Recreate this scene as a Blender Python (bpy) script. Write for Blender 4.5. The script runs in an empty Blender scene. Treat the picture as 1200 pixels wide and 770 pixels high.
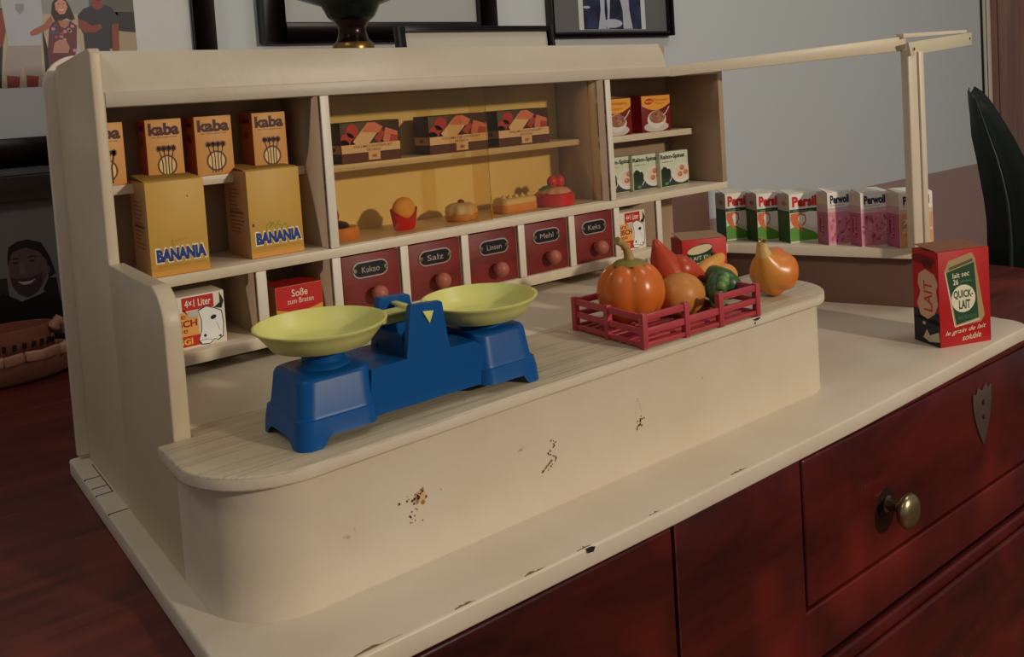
import bpy, bmesh, math, random
from mathutils import Vector, Matrix, noise
sc = bpy.context.scene
S = 0.01                                   # all lengths below are in centimetres
PI = math.pi
# ------------------------------------------------------------------ camera
cd = bpy.data.cameras.new('camera'); cam = bpy.data.objects.new('camera', cd)
sc.collection.objects.link(cam); sc.camera = cam
cd.sensor_width = 36; cd.lens = 1030.4 / 1200 * 36; cd.shift_y = (170 - 385) / 1200
cd.clip_start = 0.01; cd.clip_end = 50
RX = Vector((0.79233098, -0.60678894, -0.06339402)); RY = Vector((-0.08560271, -0.00769004, -0.99629967)); RZ = Vector((0.60405612, 0.7948258, -0.05803583))
CP = Vector((-12.5705, -58.9783, 24.9104))
m = Matrix.Identity(4)
for i in range(3):
    m[i][0] = RX[i]; m[i][1] = -RY[i]; m[i][2] = -RZ[i]; m[i][3] = CP[i] * S
cam.matrix_world = m
# ------------------------------------------------------------------ world, lamps, exposure
w = bpy.data.worlds.new('room_air'); sc.world = w; w.use_nodes = True
w.node_tree.nodes['Background'].inputs[0].default_value = (0.98, 0.90, 0.88, 1)
w.node_tree.nodes['Background'].inputs[1].default_value = 0.165
def lamp(name, loc, to, size, power, col, kind='DISK'):
    l = bpy.data.lights.new(name, 'AREA'); l.shape = kind; l.size = size * S; l.energy = power; l.color = col
    o = bpy.data.objects.new(name, l); sc.collection.objects.link(o)
    o.location = Vector(loc) * S
    o.rotation_euler = (Vector(to) - Vector(loc)).to_track_quat('-Z', 'Y').to_euler()
    return o
lamp('room_lamp', (80, -205, 76), (32, 0, 10), 11, 20.0, (1.0, 0.86, 0.70))
lamp('ceiling_light', (110, -60, 165), (90, 40, 0), 45, 3.6, (1.0, 0.95, 0.92))
lamp('added_left_fill', (-75, -35, 135), (0, 40, 15), 40, 2.3, (1.0, 0.93, 0.86))  # added fill, no real source; brightens left panel, table and wall
sc.view_settings.view_transform = 'Standard'; sc.view_settings.look = 'None'
sc.view_settings.exposure = 0.0; sc.view_settings.gamma = 1; sc.view_settings.use_curve_mapping = False

# ------------------------------------------------------------------ materials
def lin(h):
    h = h.lstrip('#'); c = [int(h[i:i + 2], 16) / 255 for i in (0, 2, 4)]
    return tuple(x / 12.92 if x <= 0.04045 else ((x + 0.055) / 1.055) ** 2.4 for x in c) + (1,)
MATS = {}
def nmat(name):
    mt = bpy.data.materials.new(name); mt.use_nodes = True
    return mt, mt.node_tree.nodes, mt.node_tree.links, mt.node_tree.nodes['Principled BSDF']
def mat(hexc, rough=0.55, var=0.10, scale=60, metal=0, bump=0.0, spec=0.4, bscale=None, coat=0):
    key = (hexc, rough, var, scale, metal, bump, spec, bscale, coat)
    if key in MATS: return MATS[key]
    mt, N, L, B = nmat('paint_' + hexc.strip('#'))
    c = lin(hexc)
    tc = N.new('ShaderNodeTexCoord'); nz = N.new('ShaderNodeTexNoise'); nz.inputs['Scale'].default_value = scale; nz.inputs['Detail'].default_value = 5
    L.new(tc.outputs['Object'], nz.inputs['Vector'])
    mx = N.new('ShaderNodeMix'); mx.data_type = 'RGBA'
    mx.inputs[6].default_value = tuple(x * (1 - var) for x in c[:3]) + (1,); mx.inputs[7].default_value = tuple(min(1, x * (1 + var)) for x in c[:3]) + (1,)
    L.new(nz.outputs['Fac'], mx.inputs[0]); L.new(mx.outputs[2], B.inputs['Base Color'])
    B.inputs['Roughness'].default_value = rough; B.inputs['Metallic'].default_value = metal; B.inputs['Specular IOR Level'].default_value = spec
    B.inputs['Coat Weight'].default_value = coat
    if bump:
        bp = N.new('ShaderNodeBump'); bp.inputs['Strength'].default_value = bump; bp.inputs['Distance'].default_value = 0.0006
        n2 = N.new('ShaderNodeTexNoise'); n2.inputs['Scale'].default_value = bscale or scale * 3; n2.inputs['Detail'].default_value = 4
        L.new(tc.outputs['Object'], n2.inputs['Vector']); L.new(n2.outputs['Fac'], bp.inputs['Height']); L.new(bp.outputs[0], B.inputs['Normal'])
    MATS[key] = mt; return mt
def paint(name, hexc, dirt='#6b5233', grain=None, rough=0.42, bump=0.5, dirtamt=0.5, gc='#7d7566'):
    """old brushed gloss paint: streaky bump, small chips and yellowed smudges; grain = (sx, sy, sz) stretches worn wood grain"""
    mt, N, L, B = nmat(name); c = lin(hexc)
    tc = N.new('ShaderNodeTexCoord')
    def noi(sc_, det, vec, rg=0.55):
        n = N.new('ShaderNodeTexNoise'); n.inputs['Scale'].default_value = sc_; n.inputs['Detail'].default_value = det; n.inputs['Roughness'].default_value = rg
        L.new(vec, n.inputs['Vector']); return n.outputs['Fac']
    def ramp(f, a, b, va=0, vb=1):
        r = N.new('ShaderNodeMapRange'); r.inputs[1].default_value = a; r.inputs[2].default_value = b; r.inputs[3].default_value = va; r.inputs[4].default_value = vb
        L.new(f, r.inputs[0]); return r.outputs[0]
    def mix(f, a, b):
        x = N.new('ShaderNodeMix'); x.data_type = 'RGBA'
        L.new(f, x.inputs[0])
        for k, v in ((6, a), (7, b)):
            if isinstance(v, tuple): x.inputs[k].default_value = v
            else: L.new(v, x.inputs[k])
        return x.outputs[2]
    ob = tc.outputs['Object']
    col = mix(ramp(noi(9, 4, ob), 0.35, 0.7), c, tuple(x * y for x, y in zip(c[:3], (0.90, 0.86, 0.78))) + (1,))
    if grain:
        mp = N.new('ShaderNodeMapping'); mp.inputs['Scale'].default_value = grain; L.new(ob, mp.inputs['Vector'])
        g = noi(1.0, 6, mp.outputs[0], 0.7)
        col = mix(ramp(g, 0.46, 0.68, 0, 0.85), col, lin(gc))
    chips = ramp(noi(38, 6, ob, 0.7), 0.665, 0.70)
    msk = ramp(noi(7, 3, ob), 0.5, 0.62)
    mm = N.new('ShaderNodeMath'); mm.operation = 'MULTIPLY'; L.new(chips, mm.inputs[0]); L.new(msk, mm.inputs[1])
    m3 = N.new('ShaderNodeMath'); m3.operation = 'MULTIPLY'; L.new(mm.outputs[0], m3.inputs[0]); m3.inputs[1].default_value = dirtamt
    col = mix(m3.outputs[0], col, lin(dirt))
    L.new(col, B.inputs['Base Color']); B.inputs['Roughness'].default_value = rough; B.inputs['Specular IOR Level'].default_value = 0.45
    bp = N.new('ShaderNodeBump'); bp.inputs['Strength'].default_value = bump; bp.inputs['Distance'].default_value = 0.0008
    if grain: L.new(g, bp.inputs['Height'])
    else: L.new(noi(55, 4, ob), bp.inputs['Height'])
    L.new(bp.outputs[0], B.inputs['Normal'])
    return mt
def wood(name, dark, light, scale=(3, 40, 40), rough=0.35, knots=True, bump=0.2, fig=1.0):
    mt, N, L, B = nmat(name)
    tc = N.new('ShaderNodeTexCoord'); mp = N.new('ShaderNodeMapping'); mp.inputs['Scale'].default_value = scale; L.new(tc.outputs['Object'], mp.inputs['Vector'])
    nz = N.new('ShaderNodeTexNoise'); nz.inputs['Scale'].default_value = fig; nz.inputs['Detail'].default_value = 7; nz.inputs['Roughness'].default_value = 0.62; nz.inputs['Distortion'].default_value = 0.8
    L.new(mp.outputs[0], nz.inputs['Vector'])
    cr = N.new('ShaderNodeValToRGB'); cr.color_ramp.elements[0].position = 0.32; cr.color_ramp.elements[0].color = lin(dark); cr.color_ramp.elements[1].position = 0.72; cr.color_ramp.elements[1].color = lin(light)
    L.new(nz.outputs['Fac'], cr.inputs[0]); out = cr.outputs[0]
    if knots:
        n2 = N.new('ShaderNodeTexNoise'); n2.inputs['Scale'].default_value = 9; n2.inputs['Detail'].default_value = 2; L.new(tc.outputs['Object'], n2.inputs['Vector'])
        r = N.new('ShaderNodeMapRange'); r.inputs[1].default_value = 0.55; r.inputs[2].default_value = 0.75; L.new(n2.outputs['Fac'], r.inputs[0])
        x = N.new('ShaderNodeMix'); x.data_type = 'RGBA'; L.new(r.outputs[0], x.inputs[0]); L.new(out, x.inputs[6]); x.inputs[7].default_value = tuple(v * 1.35 for v in lin(light)[:3]) + (1,)
        out = x.outputs[2]
    L.new(out, B.inputs['Base Color']); B.inputs['Roughness'].default_value = rough
    bp = N.new('ShaderNodeBump'); bp.inputs['Strength'].default_value = bump; bp.inputs['Distance'].default_value = 0.0005; L.new(nz.outputs['Fac'], bp.inputs['Height']); L.new(bp.outputs[0], B.inputs['Normal'])
    return mt
CREAM = paint('cream_gloss_paint', '#ddd2bd')
CREAM2 = paint('cream_paint_panel', '#dcd0b6', dirtamt=0.25)
CREAMTOP = paint('cream_paint_worn_to_the_grain', '#cfc3a6', grain=(9, 330, 240), gc='#8f8677', dirtamt=0.6)
WHITEP = paint('white_edge_paint', '#e3dccb', dirtamt=0.9)
SHADEB = paint('shade_brown_panel_paint', '#6c5045', dirtamt=0.2)  # shade on the wing and corner panels, put into their brown colour
BEIGE = paint('beige_inside_paint', '#ab9379', dirtamt=0.2)
YELLOWP = paint('yellow_inside_paint', '#f4e6a8', dirtamt=0.1)
DRAWER = wood('red_brown_drawer_wood', '#6a1a14', '#88241c', (14, 60, 60), 0.5, knots=False)
KNOBW = mat('#a85f4a', 0.45, 0.12, 120)
CHEST = wood('dark_red_varnished_wood', '#3c1614', '#6e2a22', (2.5, 48, 48), 0.36)
CHESTF = wood('dark_red_varnished_front', '#280a0a', '#661d17', (3.2, 5, 9), 0.30, fig=1.2)
DARK = mat('#16100d', 0.8, 0.1)
BLUE = mat('#0d5190', 0.36, 0.04, 30, spec=0.22)
PAN = mat('#dad97e', 0.35, 0.05, 40, spec=0.5)
CRATE = mat('#b5434a', 0.38, 0.08, 60)
BRASS = mat('#a89a72', 0.28, 0.15, 200, metal=0.9)
WHITE = mat('#e8e2d0', 0.6, 0.05)

# ------------------------------------------------------------------ mesh helpers
class MB:
    """collects shapes in centimetres, built as ONE mesh object"""
    def __init__(s): s.v = []; s.f = []; s.mi = []; s.m = []; s.T = Matrix.Identity(4)
    def mid(s, mt):
        if mt not in s.m: s.m.append(mt)
        return s.m.index(mt)
    def add(s, vs, fs, mt):
        b = len(s.v); k = s.mid(mt)
        s.v += [s.T @ Vector(p) for p in vs]
        for f in fs: s.f.append([b + i for i in f]); s.mi.append(k)
        return s
    def box(s, x0, x1, y0, y1, z0, z1, mt):
        return s.add([(x0, y0, z0), (x1, y0, z0), (x1, y1, z0), (x0, y1, z0), (x0, y0, z1), (x1, y0, z1), (x1, y1, z1), (x0, y1, z1)],
                     [(0, 3, 2, 1), (4, 5, 6, 7), (0, 1, 5, 4), (1, 2, 6, 5), (2, 3, 7, 6), (3, 0, 4, 7)], mt)
    def prism(s, poly, z0, z1, mt, axis='z'):
        """poly in the plane across axis; extruded from z0 to z1 along axis ('z': xy, 'y': xz, 'x': yz)"""
        def P(p, h): return (p[0], p[1], h) if axis == 'z' else ((p[0], h, p[1]) if axis == 'y' else (h, p[0], p[1]))
        n = len(poly); a = sum(poly[i][0] * poly[(i + 1) % n][1] - poly[(i + 1) % n][0] * poly[i][1] for i in range(n))
        if (a < 0) != (axis == 'y'): poly = poly[::-1]
        return s.add([P(p, z0) for p in poly] + [P(p, z1) for p in poly],
                     [list(range(n))[::-1], [n + i for i in range(n)]] + [(i, (i + 1) % n, n + (i + 1) % n, n + i) for i in range(n)], mt)
    def rings(s, rs, mt, cap0=True, cap1=True):
        n = len(rs[0]); vs = [p for r in rs for p in r]; fs = []
        for k in range(len(rs) - 1):
            for i in range(n):
                j = (i + 1) % n; fs.append((k * n + i, k * n + j, (k + 1) * n + j, (k + 1) * n + i))
        if cap0: fs.append(list(range(n))[::-1])
        if cap1: fs.append([(len(rs) - 1) * n + i for i in range(n)])
        return s.add(vs, fs, mt)
    def lathe(s, prof, c, mt, n=32, cap0=True, cap1=True):
        return s.rings([[(c[0] + r * math.cos(2 * PI * i / n), c[1] + r * math.sin(2 * PI * i / n), c[2] + z) for i in range(n)] for r, z in prof], mt, cap0, cap1)
    def ell(s, c, r, mt, n=20, k=12, fn=None):
        rs = []
        for a in range(k + 1):
            t = -PI / 2 + PI * a / k; q = max(math.cos(t), 0.02)
            ring = []
            for i in range(n):
                u = 2 * PI * i / n; g = fn(t, u) if fn else 1
                ring.append((c[0] + r[0] * q * math.cos(u) * g, c[1] + r[1] * q * math.sin(u) * g, c[2] + r[2] * math.sin(t) * (g if fn else 1)))
            rs.append(ring)
        return s.rings(rs, mt)
    def tube(s, pts, rad, mt, n=10, flat=1.0):
        rs = []; P = [Vector(p) for p in pts]
        for i, p in enumerate(P):
            d = (P[min(i + 1, len(P) - 1)] - P[max(i - 1, 0)]).normalized()
            up = Vector((0, 0, 1)) if abs(d.z) < 0.9 else Vector((1, 0, 0))
            a = d.cross(up).normalized(); b = a.cross(d)
            r = rad[i] if isinstance(rad, (list, tuple)) else rad
            rs.append([tuple(p + a * r * math.cos(2 * PI * k / n) + b * r * flat * math.sin(2 * PI * k / n)) for k in range(n)])
        return s.rings(rs, mt)
    def build(s, name, parent=None, bevel=0.0, seg=2, smooth=35, origin=None, label=None, mod=None):
        me = bpy.data.meshes.new(name)
        o = bpy.data.objects.new(name, me)
        org = Vector(origin) if origin else Vector((0, 0, 0))
        me.from_pydata([tuple((p - org) * S) for p in s.v], [], s.f)
        for q in s.m: me.materials.append(q)
        for p, k in zip(me.polygons, s.mi): p.material_index = k
        bm = bmesh.new(); bm.from_mesh(me)
        if bevel:
            bmesh.ops.remove_doubles(bm, verts=bm.verts, dist=1e-7)
            es = [e for e in bm.edges if len(e.link_faces) == 2 and e.calc_face_angle(0) > math.radians(32)]
            bmesh.ops.bevel(bm, geom=es, offset=bevel * S, segments=seg, affect='EDGES', profile=0.5, clamp_overlap=True)
        bmesh.ops.recalc_face_normals(bm, faces=bm.faces) if not getattr(s, 'keep', False) else None
        bm.to_mesh(me); bm.free()
        for p in me.polygons: p.use_smooth = True
        me.set_sharp_from_angle(angle=math.radians(smooth))
        sc.collection.objects.link(o); o.location = org * S
        if parent:
            o.parent = parent
            o.location = o.location - (parent_loc(parent))
        if label: o['label'] = label
        return o
def parent_loc(p):
    l = p.location.copy()
    while p.parent: p = p.parent; l += p.location
    return l
def thing(name, label, cat, loc=(0, 0, 0), rot=0, group=None):
    o = bpy.data.objects.new(name, None); sc.collection.objects.link(o); o.empty_display_size = 0.01
    o.location = Vector(loc) * S; o.rotation_euler = (0, 0, math.radians(rot)); tag(o, label, cat, group); return o
def tag(o, label, cat, group=None):
    o['label'] = label; o['category'] = cat
    if group: o['group'] = group
    return o
def struct(o): o['kind'] = 'structure'; return o
TX = {}
def glyphs(txt, bold=0.0, shear=0.0):
    """vertices and faces of a word in the built-in font, normalised to cap height about 1"""
    key = (txt, bold, shear)
    if key not in TX:
        c = bpy.data.curves.new('letters', 'FONT'); c.body = txt; c.size = 1.0; c.offset = bold; c.shear = shear; c.resolution_u = 3; c.fill_mode = 'FRONT'
        o = bpy.data.objects.new('letters', c); sc.collection.objects.link(o)
        dg = bpy.context.evaluated_depsgraph_get(); me = o.evaluated_get(dg).to_mesh()
        vs = [(v.co.x, v.co.y) for v in me.vertices]; fs = [list(p.vertices) for p in me.polygons]
        o.evaluated_get(dg).to_mesh_clear(); bpy.data.objects.remove(o); bpy.data.curves.remove(c)
        x0 = min(p[0] for p in vs); x1 = max(p[0] for p in vs); y0 = min(p[1] for p in vs); y1 = max(p[1] for p in vs)
        TX[key] = ([((x - x0) / (x1 - x0), (y - y0) / (y1 - y0)) for x, y in vs], fs)
    return TX[key]
EPS = 0.006
class Face:
    """a flat printed face: origin at its lower left, u to the right, v up, in centimetres, n outwards; fractions 0..1 for positions"""
    def __init__(s, mb, o, u, v, W, H):
        s.mb = mb; s.o = Vector(o); s.u = Vector(u).normalized(); s.v = Vector(v).normalized(); s.n = s.u.cross(s.v); s.W = W; s.H = H; s.ca = 0; s.cw = 1
    def pt(s, a, b, lay):
        a = (a - s.ca) / s.cw; a = min(max(a, .004), .996); b = min(max(b, .003), .997); return tuple(s.o + s.u * a * s.W + s.v * b * s.H + s.n * EPS * lay)
    def poly(s, pts, mt, lay=1): s.mb.add([s.pt(a, b, lay) for a, b in pts], [list(range(len(pts)))], mt)
    def rect(s, a0, b0, a1, b1, mt, lay=1): s.poly([(a0, b0), (a1, b0), (a1, b1), (a0, b1)], mt, lay)
    def ell(s, a, b, ra, rb, mt, lay=1, rot=0, n=24, a0=0, a1=2 * PI):
        pts = []
        for i in range(n):
            t = a0 + (a1 - a0) * i / (n if a1 - a0 > 6.2 else n - 1); x, y = ra * s.W * math.cos(t), rb * s.H * math.sin(t)
            pts.append((a + (x * math.cos(rot) - y * math.sin(rot)) / s.W, b + (x * math.sin(rot) + y * math.cos(rot)) / s.H))
        s.poly(pts, mt, lay)
    def ring(s, a, b, ra, rb, t, mt, lay=1, n=28):
        for i in range(n):
            p, q = 2 * PI * i / n, 2 * PI * (i + 1) / n
            s.poly([(a + ra * math.cos(p), b + rb * math.sin(p)), (a + ra * math.cos(q), b + rb * math.sin(q)), (a + (ra - t) * math.cos(q), b + (rb - t * s.W / s.H) * math.sin(q)), (a + (ra - t) * math.cos(p), b + (rb - t * s.W / s.H) * math.sin(p))], mt, lay)
    def line(s, pts, t, mt, lay=1):
        for (a, b), (c, d) in zip(pts, pts[1:]):
            dx, dy = (c - a) * s.W, (d - b) * s.H; L = math.hypot(dx, dy) or 1; nx, ny = -dy / L * t / 2, dx / L * t / 2
            s.poly([(a - nx / s.W, b - ny / s.H), (c - nx / s.W, d - ny / s.H), (c + nx / s.W, d + ny / s.H), (a + nx / s.W, b + ny / s.H)], mt, lay)
    def text(s, txt, a0, b0, a1, b1, mt, lay=2, bold=0.0, rise=0.0, vert=False, clip=None, shear=0.0):
        """the word filling a0..a1, b0..b1; rise tilts its baseline; vert turns it to read upwards; clip keeps only positions past a fraction"""
        vs, fs = glyphs(txt, bold, shear)
        if vert: V = [(a1 - y * (a1 - a0), b0 + x * (b1 - b0)) for x, y in vs]
        else: V = [(a0 + x * (a1 - a0), b0 + y * (b1 - b0) + rise * x) for x, y in vs]
        s.mb.add([s.pt(a, b, lay) for a, b in V], fs, mt)

# ------------------------------------------------------------------ the setting
WY = 55
wallm, N, L, B = nmat('grey_white_wall_over_mauve_lower_wall')
tc = N.new('ShaderNodeTexCoord'); sx = N.new('ShaderNodeSeparateXYZ'); L.new(tc.outputs['Object'], sx.inputs[0])
mth = N.new('ShaderNodeMath'); mth.operation = 'GREATER_THAN'; mth.inputs[1].default_value = -0.022; L.new(sx.outputs['Z'], mth.inputs[0])
nz = N.new('ShaderNodeTexNoise'); nz.inputs['Scale'].default_value = 2.2; nz.inputs['Detail'].default_value = 6; L.new(tc.outputs['Object'], nz.inputs['Vector'])
c1 = N.new('ShaderNodeMix'); c1.data_type = 'RGBA'; c1.inputs[6].default_value = lin('#d2dadb'); c1.inputs[7].default_value = lin('#ccd3d2'); L.new(nz.outputs['Fac'], c1.inputs[0])
mx = N.new('ShaderNodeMix'); mx.data_type = 'RGBA'; L.new(mth.outputs[0], mx.inputs[0]); mx.inputs[6].default_value = lin('#a98d88'); L.new(c1.outputs[2], mx.inputs[7])
L.new(mx.outputs[2], B.inputs['Base Color']); B.inputs['Roughness'].default_value = 0.75
b = MB(); b.box(-420, 420, WY, WY + 10, -86, 190, wallm); struct(b.build('wall_back'))
floorm = wood('floor_boards', '#4a3020', '#7a5538', (2, 12, 12), 0.5)
b = MB(); b.box(-420, 420, -420, WY + 10, -90, -86, floorm); struct(b.build('floor'))
# door frame at the right end of the grey wall
dw = wood('pinkish_door_wood', '#7d5a4c', '#a37c6a', (30, 30, 2), 0.5, knots=False)
b = MB(); b.box(237.6, 238.6, WY - .3, WY, -86, 150, DARK); b.box(238.6, 241.2, WY - 1.2, WY, -86, 150, WHITE); b.box(241.2, 254, WY - 3, WY, -86, 150, dw); b.box(254, 256, WY - 1, WY, -86, 150, DARK)
struct(b.build('trim_1', bevel=0.15))
b = MB(); b.box(256, 330, WY - 2.2, WY, -86, 150, dw)
for k in range(3): b.box(262 + k * 22, 278 + k * 22, WY - 2.8, WY - 2.2, -70, 130, dw)
struct(b.build('door_1', bevel=0.3))

# ------------------------------------------------------------------ chest of drawers under the shop
chest = thing('chest_of_drawers', 'dark red varnished wooden chest carrying the whole toy shop', 'chest of drawers', (30, 15, -86))
ZT = -1.2
b = MB(); b.box(-70, 105, -21.4, 54, ZT - 1.6, ZT, CHEST); b.build('top', chest, bevel=0.3)
b = MB(); b.box(-67, 103.5, -20.3, 53, -85.5, ZT - 1.6, CHEST)
b.box(27.3, 40.75, -20.97, -20.3, -18.55, ZT - 1.6, CHESTF)
b.box(-67, 103.5, -20.95, -20.3, -18.6, -14.6, CHESTF)
b.build('body', chest, bevel=0.12)
def cdrawer(x0, x1, z0, z1, y=-21.0, rim=False, knobs=(), esc=None):
    b = MB(); b.box(x0, x1, y, y + 0.7, z0, z1, CHESTF)
    if rim: b.box(x0 + 0.8, x1 - 0.8, y - 0.5, y, z0 + 0.8, z1 - 1.0, CHESTF)
    d = b.build('drawer', chest, bevel=0.25, seg=3)
    for kx, kz in knobs:
        k = MB(); yy = y
        T = Matrix.Translation((kx, yy, kz)) @ Matrix.Rotation(PI / 2, 4, 'X')
        k.T = T; k.lathe([(0.9, 0), (0.95, 0.12), (0.5, 0.25), (0.42, 1.0), (0.7, 1.35), (1.25, 1.6), (1.42, 1.9), (1.3, 2.2), (0.8, 2.42), (0.05, 2.5)], (0, 0, 0), BRASS, 32)
        k.build('knob', d, smooth=60, label='brass knob')
        k = MB(); k.T = T; k.lathe([(1.25, 0.0), (1.2, 0.12), (0.9, 0.2)], (0, 0, 0), mat('#3c2a22', 0.3, metal=0.6), 28); k.build('backplate', d)
    if esc:
        ex, ez = esc; pm = mat('#6e5c52', 0.35, 0.2, 200, metal=0.5)
        pts = [(-1.75, 1.6), (-1.1, 1.45), (-0.75, 2.0), (0, 1.55), (0.75, 2.15), (1.1, 1.6), (1.75, 1.9), (1.75, 0.3), (1.35, -1.2), (0.55, -2.7), (0, -3.5), (-0.6, -2.6), (-1.35, -1.1), (-1.75, 0.2)]
        k = MB(); k.prism([(ex + p[0], ez + p[1]) for p in pts], y - 0.12, y, pm, 'y')
        k.ell((ex + .1, y - .12, ez + .45), (.28, .1, .3), DARK, 12, 6); k.ell((ex + .1, y - .12, ez - .9), (.22, .1, .24), DARK, 12, 6)
        k.build('escutcheon', d, bevel=0.04, label='shield-shaped metal keyhole plate')
    return d
cdrawer(-60, 27.1, -14.3, -3.1, knobs=[(-30, -9.5)])
cdrawer(41.0, 101, -14.3, -3.1, knobs=[(51.9, -10.0), (86, -10.0)], esc=(68.6, -6.6))
cdrawer(-60, 101, -48, -19.15, y=-21.2, rim=True, knobs=[(-20, -33), (70, -33)])
cdrawer(-60, 101, -82, -50, y=-21.2, rim=True, knobs=[(-20, -66), (70, -66)])

# ------------------------------------------------------------------ the toy grocer's shop
shop = thing('toy_shop', 'cream-painted wooden toy grocer shop with shelf cabinet and long counter', 'toy shop', (30, -6, ZT))
def part(b, name, bevel=0.08, **k): return b.build(name, shop, bevel=bevel, **k)
def arc(cx, cy, r, a0, a1, n=10): return [(cx + r * math.cos(math.radians(a0 + (a1 - a0) * i / n)), cy + r * math.sin(math.radians(a0 + (a1 - a0) * i / n))) for i in range(n + 1)]
# base board
base_poly = [(-1.22, 12.6), (-1.22, -21)] + arc(1.6, -20.6, 2.85, 180, 270)[1:] + [(25, -23.62), (45, -23.45), (72.5, -22.75)] + arc(73.6, -20.4, 2.4, 275, 375) + [(76.3, -16.5), (75.0, -12.0), (70.5, -0.5), (66.5, 8.5), (64, 12.6)]
b = MB(); b.prism(base_poly, ZT, 0, CREAM); part(b, 'base_board', 0.16, seg=3)
b = MB()                                             # worn paint and dirt along the base and the cut marks at its back left corner
random.seed(4)
for (x, y, l) in [(5, -23.3, 2.6), (9.8, -23.42, 1.2), (17.6, -23.5, 1.0), (14.2, -23.48, 1.4), (23.2, -23.45, .9), (31, -23.4, 1.6), (2.5, -22.9, 1.4)]:
    n = 9; b = MB(); b.add([(x + l * (i / n - .5), y + 0.03 * random.random() + .02, 0.004) for i in range(n + 1)] + [(x + l * (i / n - .5), y + .06 + 0.22 * random.random() * math.sin(PI * (i + .3) / n), 0.004) for i in range(n, -1, -1)], [list(range(2 * n + 2))], mat('#8a7040', 0.8)); part(b, 'paint_wear', 0)
b = MB(); b.add([(17.7, -23.66, -.25), (18.1, -23.66, -.3), (18.25, -23.66, -.05), (18.0, -23.6, .005), (17.6, -23.6, .005)], [(0, 1, 2, 3, 4)], DARK)
part(b, 'paint_wear', 0)
b = MB()
for (y, x0, x1) in [(7.5, -1.2, -.15), (5.5, -1.15, -.1), (4.1, -1.2, -.08), (.55, -1.2, .0)]: b = MB(); b.box(x0, x1, y - .05, y + .05, -.12, .012, DARK); part(b, 'saw_mark', 0)
b = MB(); b.box(-0.16, -0.10, 4.1, 10.2, -.1, .012, DARK); part(b, 'saw_mark', 0)
# cabinet panels
b = MB(); b.prism([(0, 0), (11.55, 0), (11.55, 28.6), (10.4, 28.95), (2.2, 29.35), (0.5, 29.4), (0, 29.1)], 0, 0.7, paint('grey_cream_side_paint', '#cdbfa2', dirtamt=.3), 'x'); part(b, 'side_panel', 0.12, seg=3)
b = MB(); b.prism([(0.05, 0)] + [(0.05, 13.5)] + [(-11.25, 0)][:0] + [(0.0, 15.85), (-9.0, 15.75)] + arc(-9.1, 13.65, 2.15, 90, 180) + [(-11.25, 0)], 0, 0.95, paint('grey_cream_lower_side_paint', '#cdbfa2', dirtamt=.3), 'x'); part(b, 'counter_side_panel', 0.12, seg=3)
rr = [(-0.75, 0.3), (-0.75, 27.2)] + arc(1.6, 27.4, 2.35, 180, 90) + [(60, 29.3), (60, 0.3)]
b = MB(); b.prism(rr, 11.62, 12.3, CREAM, 'y'); part(b, 'rear_board', 0.1)
b = MB(); b.box(0.7, 59.3, 7.2, 7.7, 0.0, 29.0, BEIGE); part(b, 'back_panel', 0)
b = MB(); b.box(16.0, 43.3, 7.1, 7.2, 14.45, 25.6, YELLOWP); part(b, 'showcase_back', 0, label='yellow back of the showcase')
b = MB(); b.box(59.3, 60.0, 0, 11.6, 14.45, 26.6, BEIGE); part(b, 'side_panel')
b = MB(); b.box(0.7, 59.9, 0.02, 11.6, 25.66, 26.62, paint('grey_cream_band_paint', '#c6bcaa', dirtamt=.7)); part(b, 'top_shelf')
b = MB(); b.box(0.7, 52.1, 1.2, 11.6, 28.55, 28.9, CREAM2); part(b, 'top_board')
fp = [(0.7, 26.62), (52.15, 26.62), (52.15, 27.9)] + arc(51.1, 27.85, 1.0, 0, 90, 6) + [(0.7, 29.25)]
b = MB(); b.prism(fp, 0.45, 1.15, paint('fascia_paint', '#cdc6b3', dirtamt=.7), 'y')
for i, p in enumerate(b.v): p.y += (p.z - 26.6) * 0.22
part(b, 'fascia_board', 0.08)
def shelf(x0, x1, y0, y1, z0, z1, mt=CREAM2, lab=None): b = MB(); b.box(x0, x1, y0, y1, z0, z1, mt); return part(b, 'shelf', 0.06, label=lab)
shelf(0.7, 60, 0, 7.2, 13.75, 14.45)
shelf(0.7, 49.95, -0.02, 7.2, 8.36, 9.2)
shelf(0.7, 15.1, 3.45, 7.2, 19.85, 20.5)
shelf(15.8, 43.4, 3.4, 7.2, 19.7, 20.25)
shelf(44.05, 59.3, 3.6, 7.2, 19.45, 20.1)
def div(x0, x1, z0, z1, y0=0.0, mt=BEIGE):
    b = MB(); b.box(x0, x1, y0 + .06, 7.2, z0, z1, mt); b.box(x0, x1, y0, y0 + .06, z0, z1, WHITEP); part(b, 'divider', 0.03)
div(15.1, 15.8, 14.45, 25.66, .01); div(43.4, 44.05, 14.45, 25.66, .01)
div(9.35, 10.1, 9.2, 13.75, .01); div(15.1, 15.8, 9.2, 13.75, .01); div(43.6, 44.3, 9.2, 13.75, .01); div(49.25, 49.95, 9.2, 13.75, .01)
for x in (20.83, 26.5, 32.32, 38.02): div(x, x + .7, 9.2, 13.75, .01)
b = MB(); b.prism([(50, 9.0), (50, 8.2), (66.6, 8.2), (66.6, 9.0)], 0, 12.2, SHADEB); part(b, 'corner_panel', 0.06)
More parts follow.
